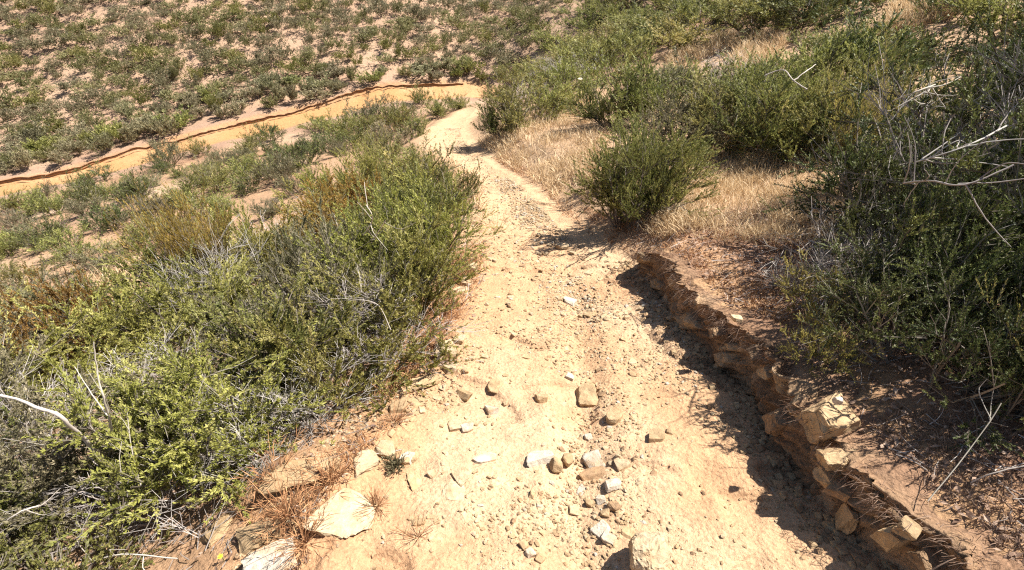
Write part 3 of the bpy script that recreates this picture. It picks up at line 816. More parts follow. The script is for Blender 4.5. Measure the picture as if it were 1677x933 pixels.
# scattered shrubs on the bare slope this side of the dirt road: base pixel and width
mids = [(75, 282, 100), (165, 295, 55), (275, 272, 70), (330, 252, 45), (410, 250, 65), (465, 268, 65), (440, 232, 60), (520, 215, 55), (560, 222, 80), (600, 205, 70),
        (645, 215, 80), (690, 170, 45), (715, 190, 60), (745, 180, 50), (660, 195, 60), (590, 240, 80), (640, 245, 80), (540, 250, 80), (500, 270, 80), (20, 345, 70), (90, 350, 75),
        (150, 335, 70), (225, 330, 80), (70, 395, 80), (10, 420, 80), (180, 375, 90), (250, 365, 90), (300, 335, 80), (355, 315, 80), (410, 300, 80), (380, 275, 50), (340, 350, 90),
        (120, 425, 90), (40, 470, 90), (290, 390, 90), (220, 410, 80), (680, 225, 60), (460, 300, 80)]
for i, (u, v, wpx) in enumerate(mids):
    p, k = hit(u, v)
    if not free_of_ways(p[0], p[1], 0.3): continue
    w = 0.82 * wpx * k / FPX
    cl = random.choice(['green', 'grey', 'dark', 'green'])
    word = {'green': 'olive green', 'grey': 'grey green', 'dark': 'dark green'}[cl]
    shrub(p[0], p[1], w, w * random.uniform(0.6, 0.8), 'mid', cl, word + ' shrub on the bare slope before the dirt road', word + ' shrubs on the bare slope before the dirt road')

mp = poly_world([(-60, 330), (120, 310), (250, 285), (480, 245), (600, 235), (520, 290), (400, 400), (250, 450), (-60, 560)])
mk = lambda x, y: free_of_ways(x, y, 0.9) and all((x - a) ** 2 + (y - b_) ** 2 > (0.42 + 0.55 * r) ** 2 for a, b_, r in SHRUBS)
for p in scatter_pts(mp, 1.15, tries=2500, seed=35, keep=mk):
    cl = random.choice(['green', 'grey', 'dark', 'grey'])
    word = {'green': 'olive green', 'grey': 'grey green', 'dark': 'dark green', 'yellow': 'yellow green'}[cl]
    w = random.uniform(0.45, 0.75)
    shrub(p[0], p[1], w, w * random.uniform(0.55, 0.8), 'mid', cl, word + ' low shrub below the dirt road among bare patches', word + ' low shrubs below the dirt road')
random.seed(63)
# the far hillside: the nearest rows as single shrubs, the rest as one mass
far_poly = np.array([(-20, 13.5), (-34, 22), (-48, 46), (20, 48), (2.2, 27), (-1.0, 24.6), (-7, 21.5)])
def far_keep(x, y):
    d, sd = road_dist(np.array([x]), np.array([y]))
    if d[0] < 0.76 or sd[0] < 0: return False
    bare = fbm(np.array([x]), np.array([y]), 2.0, 4, 401)[0]
    if x > -9 and y < 31: bare -= 0.35
    return bare < 0.30 + 0.12 * math.sin(x * 0.35)
fpts = scatter_pts(far_poly, 0.58, tries=16000, seed=31, keep=far_keep)
fpts.sort(key=lambda p: p[0] ** 2 + p[1] ** 2)
vis = []
for p in fpts:
    u, v, z = project((p[0], p[1], float(ground_z(p[0], p[1])) + 0.3))
    if -60 < u < PW + 60 and v > -40 and z > 0: vis.append(p)
n_single = max(60, 300 - len(SHRUBS))
print('shrubs near/mid', len(SHRUBS), 'far visible', len(vis))
for p in vis[:n_single]:
    u, v, z = project((p[0], p[1], float(ground_z(p[0], p[1]))))
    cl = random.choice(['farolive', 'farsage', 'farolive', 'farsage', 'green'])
    word = {'farolive': 'olive green', 'farsage': 'grey green', 'green': 'dark green'}[cl]
    zone = 'left end' if u < 280 else ('middle' if u < 560 else 'right end')
    shrub(p[0], p[1], random.uniform(0.5, 1.15), random.uniform(0.4, 0.75), 'far', cl,
          f'{word} shrub above the {zone} of the dirt road', f'{word} shrubs above the {zone} of the dirt road')
parts = {k: [] for k in ('farolive', 'farsage', 'green')}
for p in vis[n_single:]:
    st, fo = random.choice(PROTO['far'])
    rg_ = random.Random(int(p[0] * 1000) ^ int(p[1] * 777))
    a = rg_.uniform(0, 6.28); w = rg_.uniform(0.5, 1.2) ; h = rg_.uniform(0.35, 0.8)
    R_ = np.array([[math.cos(a) * w, -math.sin(a) * w, 0.1], [math.sin(a) * w, math.cos(a) * w, 0], [0, 0, h]])
    q = fo[1][rg_.randrange(2)::2]
    vv = fo[0][q.ravel()] @ R_.T + np.array([p[0], p[1], float(ground_z(p[0], p[1]))])
    parts[rg_.choice(['farolive', 'farsage', 'farsage', 'farolive', 'green'])].append((vv, np.arange(len(vv)).reshape(-1, 4), np.clip(fo[2][q.ravel()] + rg_.uniform(-0.25, 0.25), 0, 1)))
gs, mi = [], []
for k, (cl, ps) in enumerate(parts.items()):
    for v_, q_, t_ in ps:
        # wider leaf faces stand for the thinned-out ones
        gs.append((v_, q_, t_)); mi.append(np.full(len(q_), k))
if gs:
    v_, q_, t_ = join(gs)
    o = add('far_scrub', mesh_np('far_scrub', v_, quads=q_, mats=[M_LEAF['farolive'], M_LEAF['farsage'], M_LEAF['green']], mat_idx=np.concatenate(mi), attrs={'tint': ('FLOAT', t_)}))
    tag(o, 'mass of low olive scrub high on the far hillside', kind='stuff')
# ------------------------------------------------------------------ rocks
def rock_mesh(seed, flat=0.6, cuts=6, round_=0.0, detail=0):
    """a broken stone: an uneven block with corners and edges knocked off by flat fractures"""
    rg = random.Random(seed)
    bm = bmesh.new()
    bmesh.ops.create_cube(bm, size=1.0)
    for v in bm.verts: v.co += Vector((rg.uniform(-0.26, 0.06) * v.co.x * 2, rg.uniform(-0.26, 0.06) * v.co.y * 2, rg.uniform(-0.2, 0.05) * v.co.z * 2))
    for _ in range(cuts):
        n = Vector((rg.gauss(0, 1), rg.gauss(0, 1), rg.gauss(0, 0.8))).normalized()
        far_ = max(v.co.dot(n) for v in bm.verts)
        g = bmesh.ops.bisect_plane(bm, geom=bm.verts[:] + bm.edges[:] + bm.faces[:], plane_co=n * far_ * rg.uniform(0.60, 0.86), plane_no=n, clear_outer=True)
        e = [x for x in g['geom_cut'] if isinstance(x, bmesh.types.BMEdge)]
        if e: bmesh.ops.edgenet_fill(bm, edges=e)
    bmesh.ops.remove_doubles(bm, verts=bm.verts, dist=0.03)
    bmesh.ops.bevel(bm, geom=list(bm.edges), offset=0.03 + 0.05 * round_, segments=1 if round_ < 0.5 else 2, affect='EDGES', profile=0.6)
    bmesh.ops.triangulate(bm, faces=bm.faces)
    if round_ > 0.5: bmesh.ops.smooth_vert(bm, verts=bm.verts, factor=0.5, use_axis_x=True, use_axis_y=True, use_axis_z=True)
    if detail:
        bmesh.ops.subdivide_edges(bm, edges=bm.edges[:], cuts=detail, use_grid_fill=True)
        bmesh.ops.triangulate(bm, faces=bm.faces)
    bmesh.ops.recalc_face_normals(bm, faces=bm.faces)
    if detail:
        from mathutils import noise
        off = Vector((seed * 1.3, seed * 0.7, 0))
        for v in bm.verts: v.co += v.normal * (0.055 * noise.noise(v.co * 3.1 + off) + 0.035 * noise.noise(v.co * 8.0 + off))
    for v in bm.verts:
        v.co += Vector((rg.gauss(0, 0.009), rg.gauss(0, 0.009), rg.gauss(0, 0.009))); v.co.z *= flat
    me = bpy.data.meshes.new('rock')
    sx = 1.0 / max(max(v.co.x for v in bm.verts) - min(v.co.x for v in bm.verts), 0.3)
    for v in bm.verts: v.co *= sx * 0.98
    bm.to_mesh(me); bm.free()
    me.update()
    return me
ROCKS = {'slab': [rock_mesh(500 + i, 0.32, 9) for i in range(6)], 'block': [rock_mesh(520 + i, 0.70, 11) for i in range(8)],
         'round': [rock_mesh(540 + i, 0.8, 16, 0.8) for i in range(4)], 'flake': [rock_mesh(560 + i, 0.15, 8) for i in range(3)], 'wedge': [rock_mesh(580 + i, 0.5, 8) for i in range(4)],
         'ledge': [rock_mesh(600 + i, 0.55, 4, detail=3) for i in range(5)], 'boulder': [rock_mesh(620 + i, 0.8, 14, 0.8, detail=2) for i in range(2)], 'plate': [rock_mesh(640 + i, 0.22, 8, detail=2) for i in range(4)]}
RMESH = {}
def rock(x, y, size, shape, col, label, group=None, zs=1.0, asp=1.0, rz=None, sink=0.42, tilt=0.12, name='rock', z=None, cat='rock', i=None):
    i = random.randrange(len(ROCKS[shape])) if i is None else i
    key = (shape, i, col)
    if key not in RMESH:
        m = ROCKS[shape][i].copy(); m.materials.clear(); m.materials.append(M_ROCK[col]); RMESH[key] = m
    o = add(name, RMESH[key])
    hgt = size * zs * {'slab': 0.34, 'block': 0.75, 'round': 0.8, 'flake': 0.16, 'wedge': 0.55, 'ledge': 0.55, 'boulder': 0.8, 'plate': 0.22}[shape]
    gz = float(ground_z(x, y)) if z is None else z
    o.location = (x, y, gz + hgt * (0.5 - sink))
    q = Vector((0, 0, 1)).rotation_difference(slope_normal(x, y).lerp(Vector((0, 0, 1)), 0.3).normalized()) if z is None else Matrix.Identity(3).to_quaternion()
    e = Matrix.Rotation(random.uniform(0, 6.28) if rz is None else rz, 3, 'Z').to_quaternion()
    t = Matrix.Rotation(random.gauss(0, tilt), 3, 'X').to_quaternion()
    o.rotation_mode = 'QUATERNION'; o.rotation_quaternion = q @ t @ e
    o.scale = (size, size * asp, size * zs)
    tag(o, label, cat, group)
    return o
def px_rock(u, v, wpx, *a, **k):
    p, d = hit(u, v)
    return rock(p[0], p[1], wpx * d * 1.06 / FPX, *a, **k)

px_rock(1062, 922, 66, 'boulder', 'cream', 'large rounded cream rock cut by the bottom edge of the picture', zs=1.15, asp=1.1, sink=0.12, i=0)
px_rock(560, 848, 92, 'plate', 'cream', 'broad flat cream slab among rusty dry weeds', asp=0.9, sink=0.55, tilt=0.04, zs=0.7)
px_rock(441, 925, 66, 'ledge', 'white', 'bright white rock at the bottom edge', zs=0.6)
px_rock(430, 872, 70, 'ledge', 'tan', 'tan rock just above the bright white one at the bottom edge', zs=0.7)
px_rock(356, 872, 58, 'ledge', 'tan', 'tan rock at the foot of the left scrub', zs=0.6)
px_rock(597, 757, 44, 'ledge', 'cream', 'square cream rock left of the small green weed', zs=0.6)
px_rock(630, 738, 34, 'round', 'cream', 'rounded cream rock directly behind the small green weed', zs=0.7)
px_rock(668, 750, 24, 'wedge', 'white', 'pale pointed stone right of the small green weed')
px_rock(681, 786, 40, 'plate', 'tan', 'flat tan slab in front of the small green weed', asp=0.6, sink=0.4)
px_rock(708, 778, 14, 'block', 'cream', 'small cream stone beside the flat tan slab')
px_rock(757, 780, 28, 'plate', 'cream', 'upper of two flat cream stones lying together on the path', zs=1.3)
px_rock(744, 802, 42, 'plate', 'cream', 'lower and larger of two flat cream stones lying together', sink=0.4)
px_rock(794, 752, 40, 'flake', 'white', 'thin white stone flake lying slanted on the path', asp=0.45, rz=0.5, sink=0.1)
px_rock(881, 750, 46, 'wedge', 'white', 'white wedge-shaped stone in the middle of the path', asp=0.7, zs=0.7, rz=0.2)
px_rock(910, 768, 22, 'round', 'tan', 'round tan stone in front of its twin near the white wedge', sink=0.15)
px_rock(929, 757, 21, 'round', 'tan', 'round tan stone behind its twin near the white wedge', sink=0.15)
px_rock(974, 759, 34, 'block', 'white', 'white stone on top end of the rock cluster', zs=0.7)
px_rock(970, 780, 42, 'slab', 'brown', 'flat brown stone in the rock cluster', asp=0.6, rz=0.1, zs=1.2)
px_rock(1001, 792, 32, 'block', 'white', 'white stone right of the flat brown one in the cluster', zs=0.75)
px_rock(1016, 758, 26, 'block', 'cream', 'cream stone at the right upper side of the rock cluster', zs=0.6)
px_rock(951, 804, 24, 'flake', 'white', 'thin white chip below the flat brown stone', asp=0.6)
px_rock(941, 838, 22, 'block', 'cream', 'cream stone at the left side of the rock cluster')
px_rock(1006, 831, 21, 'round', 'brown', 'brown stone at the right side of the rock cluster')
px_rock(990, 842, 17, 'block', 'tan', 'small tan stone in the lower rock cluster')
px_rock(983, 819, 17, 'block', 'white', 'small white stone in the middle of the rock cluster')
px_rock(968, 825, 15, 'round', 'tan', 'small round tan stone in the middle of the rock cluster')
px_rock(986, 869, 28, 'wedge', 'white', 'white stone leaning at the lower tip of the cluster', zs=1.1)
px_rock(998, 884, 22, 'block', 'white', 'lowest white stone of the rock cluster')
px_rock(1028, 873, 20, 'slab', 'tan', 'flat tan stone above the large rounded rock')
px_rock(868, 908, 18, 'round', 'white', 'small white stone alone near the bottom edge')
px_rock(858, 894, 20, 'block', 'tan', 'tan stone touching the small lone white one')
px_rock(884, 914, 16, 'round', 'tan', 'small round tan stone near the bottom edge')
px_rock(760, 648, 30, 'slab', 'tan', 'slanted tan slab left of the tread', asp=0.5, rz=-0.8, zs=1.4)
px_rock(961, 652, 36, 'ledge', 'tan', 'angular tan block right of the middle of the path', zs=0.8, rz=0.1, sink=0.15)
px_rock(802, 672, 22, 'block', 'white', 'white stone in the left half of the tread')
px_rock(767, 701, 21, 'slab', 'white', 'squarish white stone on the left part of the path', zs=1.4, rz=0.1)
px_rock(747, 695, 27, 'slab', 'cream', 'cream slab touching the squarish white stone', sink=0.4)
px_rock(889, 654, 22, 'block', 'tan', 'tan stone left of the angular block')
px_rock(963, 717, 16, 'block', 'white', 'small white stone above the rock cluster')
px_rock(1008, 684, 36, 'block', 'tan', 'half buried tan rock right of the groove', sink=0.6, asp=0.7)
px_rock(1075, 716, 30, 'block', 'tan', 'half buried tan rock on the right side of the tread', sink=0.55, asp=0.8)
px_rock(1098, 708, 18, 'block', 'tan', 'small half buried stone near the right bank', sink=0.5)
px_rock(728, 584, 34, 'ledge', 'cream', 'tall pale stone standing at the left path edge', zs=1.5, asp=0.8, sink=0.2, tilt=0.03)
px_rock(692, 628, 78, 'plate', 'tan', 'long pale ledge of rock along the left path edge', asp=0.4, rz=0.35, zs=0.8, sink=0.35)
px_rock(738, 602, 24, 'wedge', 'cream', 'small pale stone at the foot of the tall standing stone')
px_rock(751, 558, 20, 'block', 'cream', 'cream stone beyond the tall standing stone')
px_rock(651, 669, 30, 'block', 'tan', 'tan rock against the left scrub below the pale ledge', sink=0.45)
px_rock(680, 660, 22, 'slab', 'tan', 'tan slab below the pale ledge')
px_rock(725, 634, 13, 'flake', 'white', 'thin white chip beside the pale ledge', zs=2.0)
px_rock(810, 634, 24, 'slab', 'tan', 'low tan stone left of the middle of the tread', sink=0.4)
px_rock(933, 496, 17, 'block', 'white', 'white stone in the upper middle of the path')
px_rock(968, 515, 20, 'slab', 'tan', 'flat tan stone with a dark underside in the upper middle')
px_rock(774, 440, 22, 'block', 'cream', 'uppermost cream stone at the left path edge')
px_rock(761, 464, 26, 'block', 'cream', 'middle cream stone of three at the left path edge')
px_rock(752, 476, 20, 'slab', 'cream', 'lowest cream stone of three at the left path edge')
px_rock(920, 406, 17, 'block', 'cream', 'cream stone at the tip of the compact shrub shadow')
px_rock(966, 446, 20, 'slab', 'cream', 'flat cream stone left of the first bank step', asp=0.6)
px_rock(933, 617, 15, 'block', 'white', 'white stone just above the angular tan block')
px_rock(500, 768, 130, 'plate', 'tan', 'smooth buried tan rock hump below the left scrub', asp=0.45, rz=0.15, zs=0.7, sink=0.62, tilt=0.02)

# stones bedded in the cut bank: base pixel, width, set back, height above the tread
def bank_rock(u, v, wpx, hm, shape, col, label, zs=1.0, asp=0.8, rz=0.0, dx=0.0, tilt=0.05, i=None):
    r = ray(u, v)
    lo, hi_ = 0.5, 20.0
    for _ in range(50):                    # where the sight line comes down to that height above the tread
        k = 0.5 * (lo + hi_); p = CAM + r * k
        if p[2] > zt(p[1]) + hm: lo = k
        else: hi_ = k
    p = CAM + r * lo
    s = wpx * lo / FPX
    x = float(xr(p[1]) + jag(np.array([p[1]]))[0]) - 0.02 + 0.18 * s + dx     # bedded in the face
    return rock(x, p[1], s, shape, col, label, zs=zs, asp=asp, rz=rz, z=zt(p[1]) + hm, sink=0.5, tilt=tilt, i=i)
bank_rock(1368, 688, 92, 0.27, 'ledge', 'tan', 'large tan block standing out of the bank top, striped with shadow', zs=1.3, rz=0.15, dx=0.05)
bank_rock(1292, 640, 46, 0.27, 'ledge', 'brown', 'brown block left of the large tan block in the bank', zs=0.9, rz=-0.4)
bank_rock(1352, 752, 62, 0.22, 'boulder', 'tan', 'rounded tan stone under the large block in the bank', zs=0.7)
bank_rock(1345, 780, 52, 0.14, 'ledge', 'tan', 'cracked tan stone lower in the bank', zs=0.8, rz=0.3)
bank_rock(1388, 800, 46, 0.14, 'ledge', 'brown', 'brown stone wedged low in the bank', zs=0.9, rz=0.7)
bank_rock(1275, 690, 55, 0.14, 'ledge', 'brown', 'shaded slab at the foot of the bank below the brown block', zs=1.4)
bank_rock(1405, 880, 60, 0.14, 'ledge', 'tan', 'upright plate of rock at the bottom of the bank', zs=1.6, asp=0.5, rz=0.2)
bank_rock(1338, 845, 40, 0.06, 'ledge', 'tan', 'thin dark-edged plate standing at the bank foot', zs=2.2, asp=0.5, rz=1.2)
bank_rock(1490, 865, 42, 0.22, 'ledge', 'tan', 'sunlit tan stone in the lower right bank', zs=0.9, rz=0.5)
bank_rock(1450, 920, 52, 0.14, 'ledge', 'brown', 'brown stone at the lower right end of the bank', zs=0.9)
bank_rock(1215, 580, 40, 0.22, 'ledge', 'brown', 'brown stone in the shaded middle of the bank', zs=0.9)
bank_rock(1190, 545, 34, 0.18, 'ledge', 'brown', 'smaller brown stone in the upper part of the bank', zs=0.8)
bank_rock(1250, 612, 40, 0.20, 'ledge', 'tan', 'tan stone in the shaded middle of the bank', zs=0.9)
bank_rock(1165, 522, 20, 0.33, 'block', 'cream', 'small pale stone on the lip of the bank')
bank_rock(1420, 655, 16, 0.44, 'round', 'white', 'small white pebble behind the large tan block')

# loose stones, too alike to tell apart
def loose(n, ulo, uhi, vlo, vhi, smin, smax, label, group, seed, cols):
    rg = random.Random(seed); c_ = 0
    while c_ < n:
        u, v = rg.uniform(ulo, uhi), rg.uniform(vlo, vhi)
        p, k = hit(u, v)
        if not (xl(p[1]) - 0.1 < p[0] < xr(p[1]) - 0.06): continue
        s = smin * (smax / smin) ** (rg.random() ** 2)
        rock(p[0], p[1], s, rg.choice(['slab', 'block', 'block', 'wedge', 'round']), rg.choice(cols), label, group, sink=0.42, name='stone', cat='stone', asp=rg.uniform(0.55, 1.0), zs=rg.uniform(0.5, 0.9))
        c_ += 1
loose(36, 640, 900, 560, 900, 0.018, 0.06, 'small loose stone on the left half of the near tread', 'small loose stones on the left half of the near tread', 1, ['tan', 'cream', 'tan'])
loose(34, 900, 1080, 640, 900, 0.018, 0.055, 'small loose stone around the rock cluster', 'small loose stones around the rock cluster', 2, ['tan', 'cream', 'brown', 'cream'])
loose(60, 760, 1080, 430, 620, 0.02, 0.06, 'small loose stone on the middle stretch of the path', 'small loose stones on the middle stretch', 3, ['tan', 'cream', 'cream', 'tan', 'brown'])
loose(60, 790, 960, 280, 430, 0.03, 0.08, 'pale loose stone on the upper stretch towards the bend', 'pale loose stones on the upper stretch', 4, ['cream', 'cream', 'tan'])

# gravel and grit: many tiny stones in one mesh
def gravel(n, ylo, yhi, smin, smax, seed, name, label, dens, mix=(0.42, 0.40, 0.06, 0.12)):
    rg = np.random.default_rng(seed)
    y = ylo * (yhi / ylo) ** rg.uniform(0, 1, n * 4)
    L_, R_ = xl(y) - 0.25, xr(y) - 0.03
    x = L_ + (R_ - L_) * rg.uniform(0, 1, n * 4)
    m = rg.uniform(size=n * 4) < dens(x, y)
    x, y = x[m][:n], y[m][:n]; n = len(x)
    s = smin * (smax / smin) ** (rg.uniform(size=n) ** 2.2)
    base = np.array([[1, 0, 0], [-0.5, 0.87, 0], [-0.5, -0.87, 0], [0.45, 0.5, 0.6], [-0.6, 0.05, 0.65], [0.4, -0.55, 0.55], [0, 0, -0.5]]) * 0.5
    F = np.array([[0, 3, 5], [0, 1, 3], [1, 4, 3], [1, 2, 4], [2, 5, 4], [2, 0, 5], [3, 4, 5]])
    a = rg.uniform(0, 6.28, n); ca, sa = np.cos(a), np.sin(a)
    B = base[None] * (1 + rg.normal(0, 0.16, (n, 7, 3)))
    B = B * np.stack([rg.uniform(0.8, 1.3, n), rg.uniform(0.6, 1.0, n), rg.uniform(0.6, 1.1, n)], -1)[:, None]
    X = B[..., 0] * ca[:, None] - B[..., 1] * sa[:, None]; Y = B[..., 0] * sa[:, None] + B[..., 1] * ca[:, None]
    V = np.stack([X, Y, B[..., 2]], -1) * s[:, None, None] + np.stack([x, y, ground_z(x, y) + 0.04 * s], -1)[:, None]
    T = (np.arange(n)[:, None, None] * 7 + F[None]).reshape(-1, 3)
    mi = np.repeat(rg.choice(4, n, p=mix), len(F))
    o = add(name, mesh_np(name, V.reshape(-1, 3), tris=T, mats=[M_ROCK['tan'], M_ROCK['cream'], M_ROCK['white'], M_ROCK['brown']], mat_idx=mi))
    tag(o, label, kind='stuff')
gravel(15000, 0.55, 4.8, 0.004, 0.028, 1, 'gravel', 'fine pale grit and chips on the near tread', lambda x, y: 0.05 + 0.95 * sstep(0.0, 0.3, fbm(x, y, 0.45, 3, 601) + 0.35 * np.exp(-((x - 0.38) / 0.2) ** 2) - 0.05))
gravel(10000, 2.4, 14.0, 0.012, 0.046, 2, 'rubble', 'pale rubble strewn over the path towards the bend', lambda x, y: 0.06 + 0.94 * sstep(-0.35, 0.3, (x - 0.5 * (xl(y) + xr(y))) / (0.5 * (xr(y) - xl(y)))) * sstep(-0.2, 0.3, fbm(x, y, 0.8, 3, 611)), mix=(0.2, 0.52, 0.22, 0.06))

# ------------------------------------------------------------------ dry grass, litter
def grass(px, n, h, w, mat, name, label, seed, lean=0.45, clump=0.12, curl=0.5):
    poly = poly_world(px); rg = np.random.default_rng(seed)
    lo, hi_ = poly.min(0), poly.max(0)
    P = rg.uniform(lo, hi_, (n * 6, 2)); P = P[inside(poly, P[:, 0], P[:, 1])]
    P = P[rg.uniform(size=len(P)) < 0.25 + 0.75 * sstep(-0.25, 0.2, fbm(P[:, 0], P[:, 1], clump * 3, 2, seed))][:n]
    on = (P[:, 0] < xr(P[:, 1]) + 0.12 + 0.5 * h) & (P[:, 0] > xl(P[:, 1]) + 0.05 - 0.4 * h) & (P[:, 1] < 20)
    P = P[~on]; n = len(P)
    z = ground_z(P[:, 0], P[:, 1]) - 0.01
    hh = h * rg.uniform(0.45, 1.15, n)
    az = rg.uniform(0, 6.28, n); ti = np.abs(rg.normal(0, lean, n))
    D = np.stack([np.sin(ti) * np.cos(az), np.sin(ti) * np.sin(az), np.cos(ti)], -1)
    C = np.stack([np.cos(az), np.sin(az), -np.ones(n) * 0.5], -1) * (hh * curl * rg.uniform(0, 1, n))[:, None]
    S = unit(np.cross(D, rg.normal(size=(n, 3)))) * (w * rg.uniform(0.6, 1.3, n))[:, None] * 0.5
    B = np.stack([P[:, 0], P[:, 1], z], -1)
    rows = []
    for t, k in ((0, 1), (0.4, 0.95), (0.75, 0.7), (1.0, 0.12)):
        p = B + D * (hh * t)[:, None] + C * t * t
        rows += [p - S * k, p + S * k]
    V = np.stack(rows, 1).reshape(-1, 3)
    b = np.arange(n)[:, None, None] * 8
    Qd = (b + np.array([[0, 1, 3, 2], [2, 3, 5, 4], [4, 5, 7, 6]])[None]).reshape(-1, 4)
    o = add(name, mesh_np(name, V, quads=Qd, mats=[mat], attrs={'tint': ('FLOAT', np.repeat(rg.uniform(0, 1, n), 8))}))
    tag(o, label, kind='stuff')
G1 = [(772, 238), (830, 200), (965, 160), (1000, 212), (975, 330), (915, 335), (840, 280)]
G2 = [(1040, 335), (1060, 262), (1180, 225), (1330, 262), (1400, 335), (1360, 400), (1200, 405), (1060, 385)]
G6 = [(950, 335), (1060, 372), (1250, 395), (1330, 400), (1300, 560), (1180, 490), (1085, 425), (1000, 400)]
G9 = [(1420, 690), (1677, 640), (1760, 933), (1560, 990), (1500, 900)]
grass(G1, 10000, 0.17, 0.008, M_STRAW, 'dry_grass', 'pale dry grass on the slope right of the path bend', 1)
grass(G2, 14000, 0.15, 0.0055, M_STRAW, 'dry_grass', 'golden dry grass patch in the middle of the right slope', 2)
grass(GR3, 3000, 0.34, 0.013, M_STRAW, 'dry_grass', 'square patch of dry grass high on the right slope', 3)
grass(GR4, 2500, 0.25, 0.013, M_STRAW, 'dry_grass', 'thin strip of dry grass high above the bend', 4)
grass(GR5, 4000, 0.35, 0.013, M_STRAW, 'dry_grass', 'dry grass strip near the top right', 5)
grass(G6, 7000, 0.055, 0.004, M_RUST, 'dry_grass', 'short reddish dry stubble above the bank', 6, lean=0.9)
grass(G9, 5000, 0.045, 0.003, M_LITTER, 'dry_grass', 'short brown stubble on the bank top near the viewer', 7, lean=1.1)
grass([(385, 830), (500, 765), (640, 690), (620, 780), (600, 900), (430, 910)], 1500, 0.085, 0.0028, M_RUST, 'dry_grass', 'rusty dry weeds around the broad flat slab', 8, lean=0.7)
grass([(130, 470), (200, 425), (270, 425), (230, 480), (150, 500)], 1600, 0.22, 0.008, M_STRAW, 'dry_grass', 'straw coloured grass patch inside the left scrub', 9)
grass([(640, 660), (720, 570), (775, 480), (800, 400), (760, 400), (700, 520), (600, 660)], 2600, 0.10, 0.0035, M_RUST, 'dry_grass', 'brown dry stubble along the left path edge', 10, lean=0.8)
grass([(690, 250), (740, 262), (800, 310), (800, 380), (770, 330), (690, 280)], 1500, 0.18, 0.008, M_STRAW, 'dry_grass', 'straw coloured grass by the left side of the bend', 11)
grass([(900, 350), (850, 295), (800, 262), (835, 250), (930, 335), (990, 395), (960, 405)], 3000, 0.06, 0.006, M_RUST, 'dry_grass', 'short reddish stubble beside the upper stretch of path', 12, lean=0.9)

def litter(poly, n, size, mat, name, label, seed, stick=False, keep=None):
    rg = np.random.default_rng(seed); lo, hi_ = poly.min(0), poly.max(0)
    P = rg.uniform(lo, hi_, (n * 5, 2)); P = P[inside(poly, P[:, 0], P[:, 1])][:n]; 
    if keep is not None: P = P[keep(P[:, 0], P[:, 1])]
    n = len(P)
    B = np.stack([P[:, 0], P[:, 1], ground_z(P[:, 0], P[:, 1]) + 0.006 + np.abs(rg.normal(0, 0.008, n))], -1)
    e = 0.03
    zx = (ground_z(P[:, 0] + e, P[:, 1]) - ground_z(P[:, 0] - e, P[:, 1])) / (2 * e); zy = (ground_z(P[:, 0], P[:, 1] + e) - ground_z(P[:, 0], P[:, 1] - e)) / (2 * e)
    az = rg.uniform(0, 6.28, n); dx, dy = np.cos(az), np.sin(az)
    D = unit(np.stack([dx, dy, zx * dx + zy * dy + rg.normal(0, 0.2, n)], -1))
    s = size * rg.uniform(0.5, 1.4, n)
    if stick:
        g = tubes(B, D, s, rg.normal(0, 0.22, (n, 3)) * s[:, None] * [1, 1, 0.4], s * 0.007 + 0.0009, s * 0.004 + 0.0005, 3, rg.uniform(0, 1, n))[:3]
        o = add(name, mesh_np(name, g[0], quads=g[1], mats=[mat], attrs={'tint': ('FLOAT', g[2])}))
    else:
        Nn = unit(np.stack([-zx, -zy, np.ones(n)], -1) + rg.normal(0, 0.5, (n, 3)))
        S = unit(np.cross(D, Nn)) * (s * 0.22)[:, None]; U = Nn * (s * 0.12 * rg.uniform(-0.5, 1, n))[:, None]
        V = np.stack([B, B + D * (s * 0.5)[:, None] + S + U, B + D * s[:, None], B + D * (s * 0.5)[:, None] - S + U, B + D * (s * 0.5)[:, None]], 1).reshape(-1, 3)
        b = np.arange(n)[:, None, None] * 5
        T = (b + np.array([[0, 1, 4], [1, 2, 4], [4, 2, 3], [0, 4, 3]])[None]).reshape(-1, 3)
        o = add(name, mesh_np(name, V, tris=T, mats=[mat], attrs={'tint': ('FLOAT', np.repeat(rg.uniform(0, 1, n), 5))}))
    tag(o, label, kind='stuff')
rp = np.array([(1.0, 0.3), (3.2, 0.3), (3.4, 3.6), (1.0, 3.9)])
kr = lambda x, y: x > xr(y) + 0.14
litter(rp, 9000, 0.030, M_LITTER, 'leaf_litter', 'brown and grey fallen leaves under the dark shrubs on the bank', 1, keep=kr)
litter(rp, 1500, 0.10, M_DEAD, 'twig_litter', 'bleached fallen twigs under the dark shrubs on the bank', 2, stick=True, keep=kr)
lp = np.array([(-0.2, 0.5), (-3.2, 0.3), (-3.2, 4.0), (0.1, 4.0)])
kl = lambda x, y: (x < xl(y) + 0.05)
litter(lp, 4000, 0.028, M_LITTER, 'leaf_litter', 'brown fallen leaves under the left scrub', 3, keep=kl)
litter(lp, 1200, 0.13, M_DEAD, 'twig_litter', 'bleached fallen twigs under the left scrub', 4, stick=True, keep=kl)

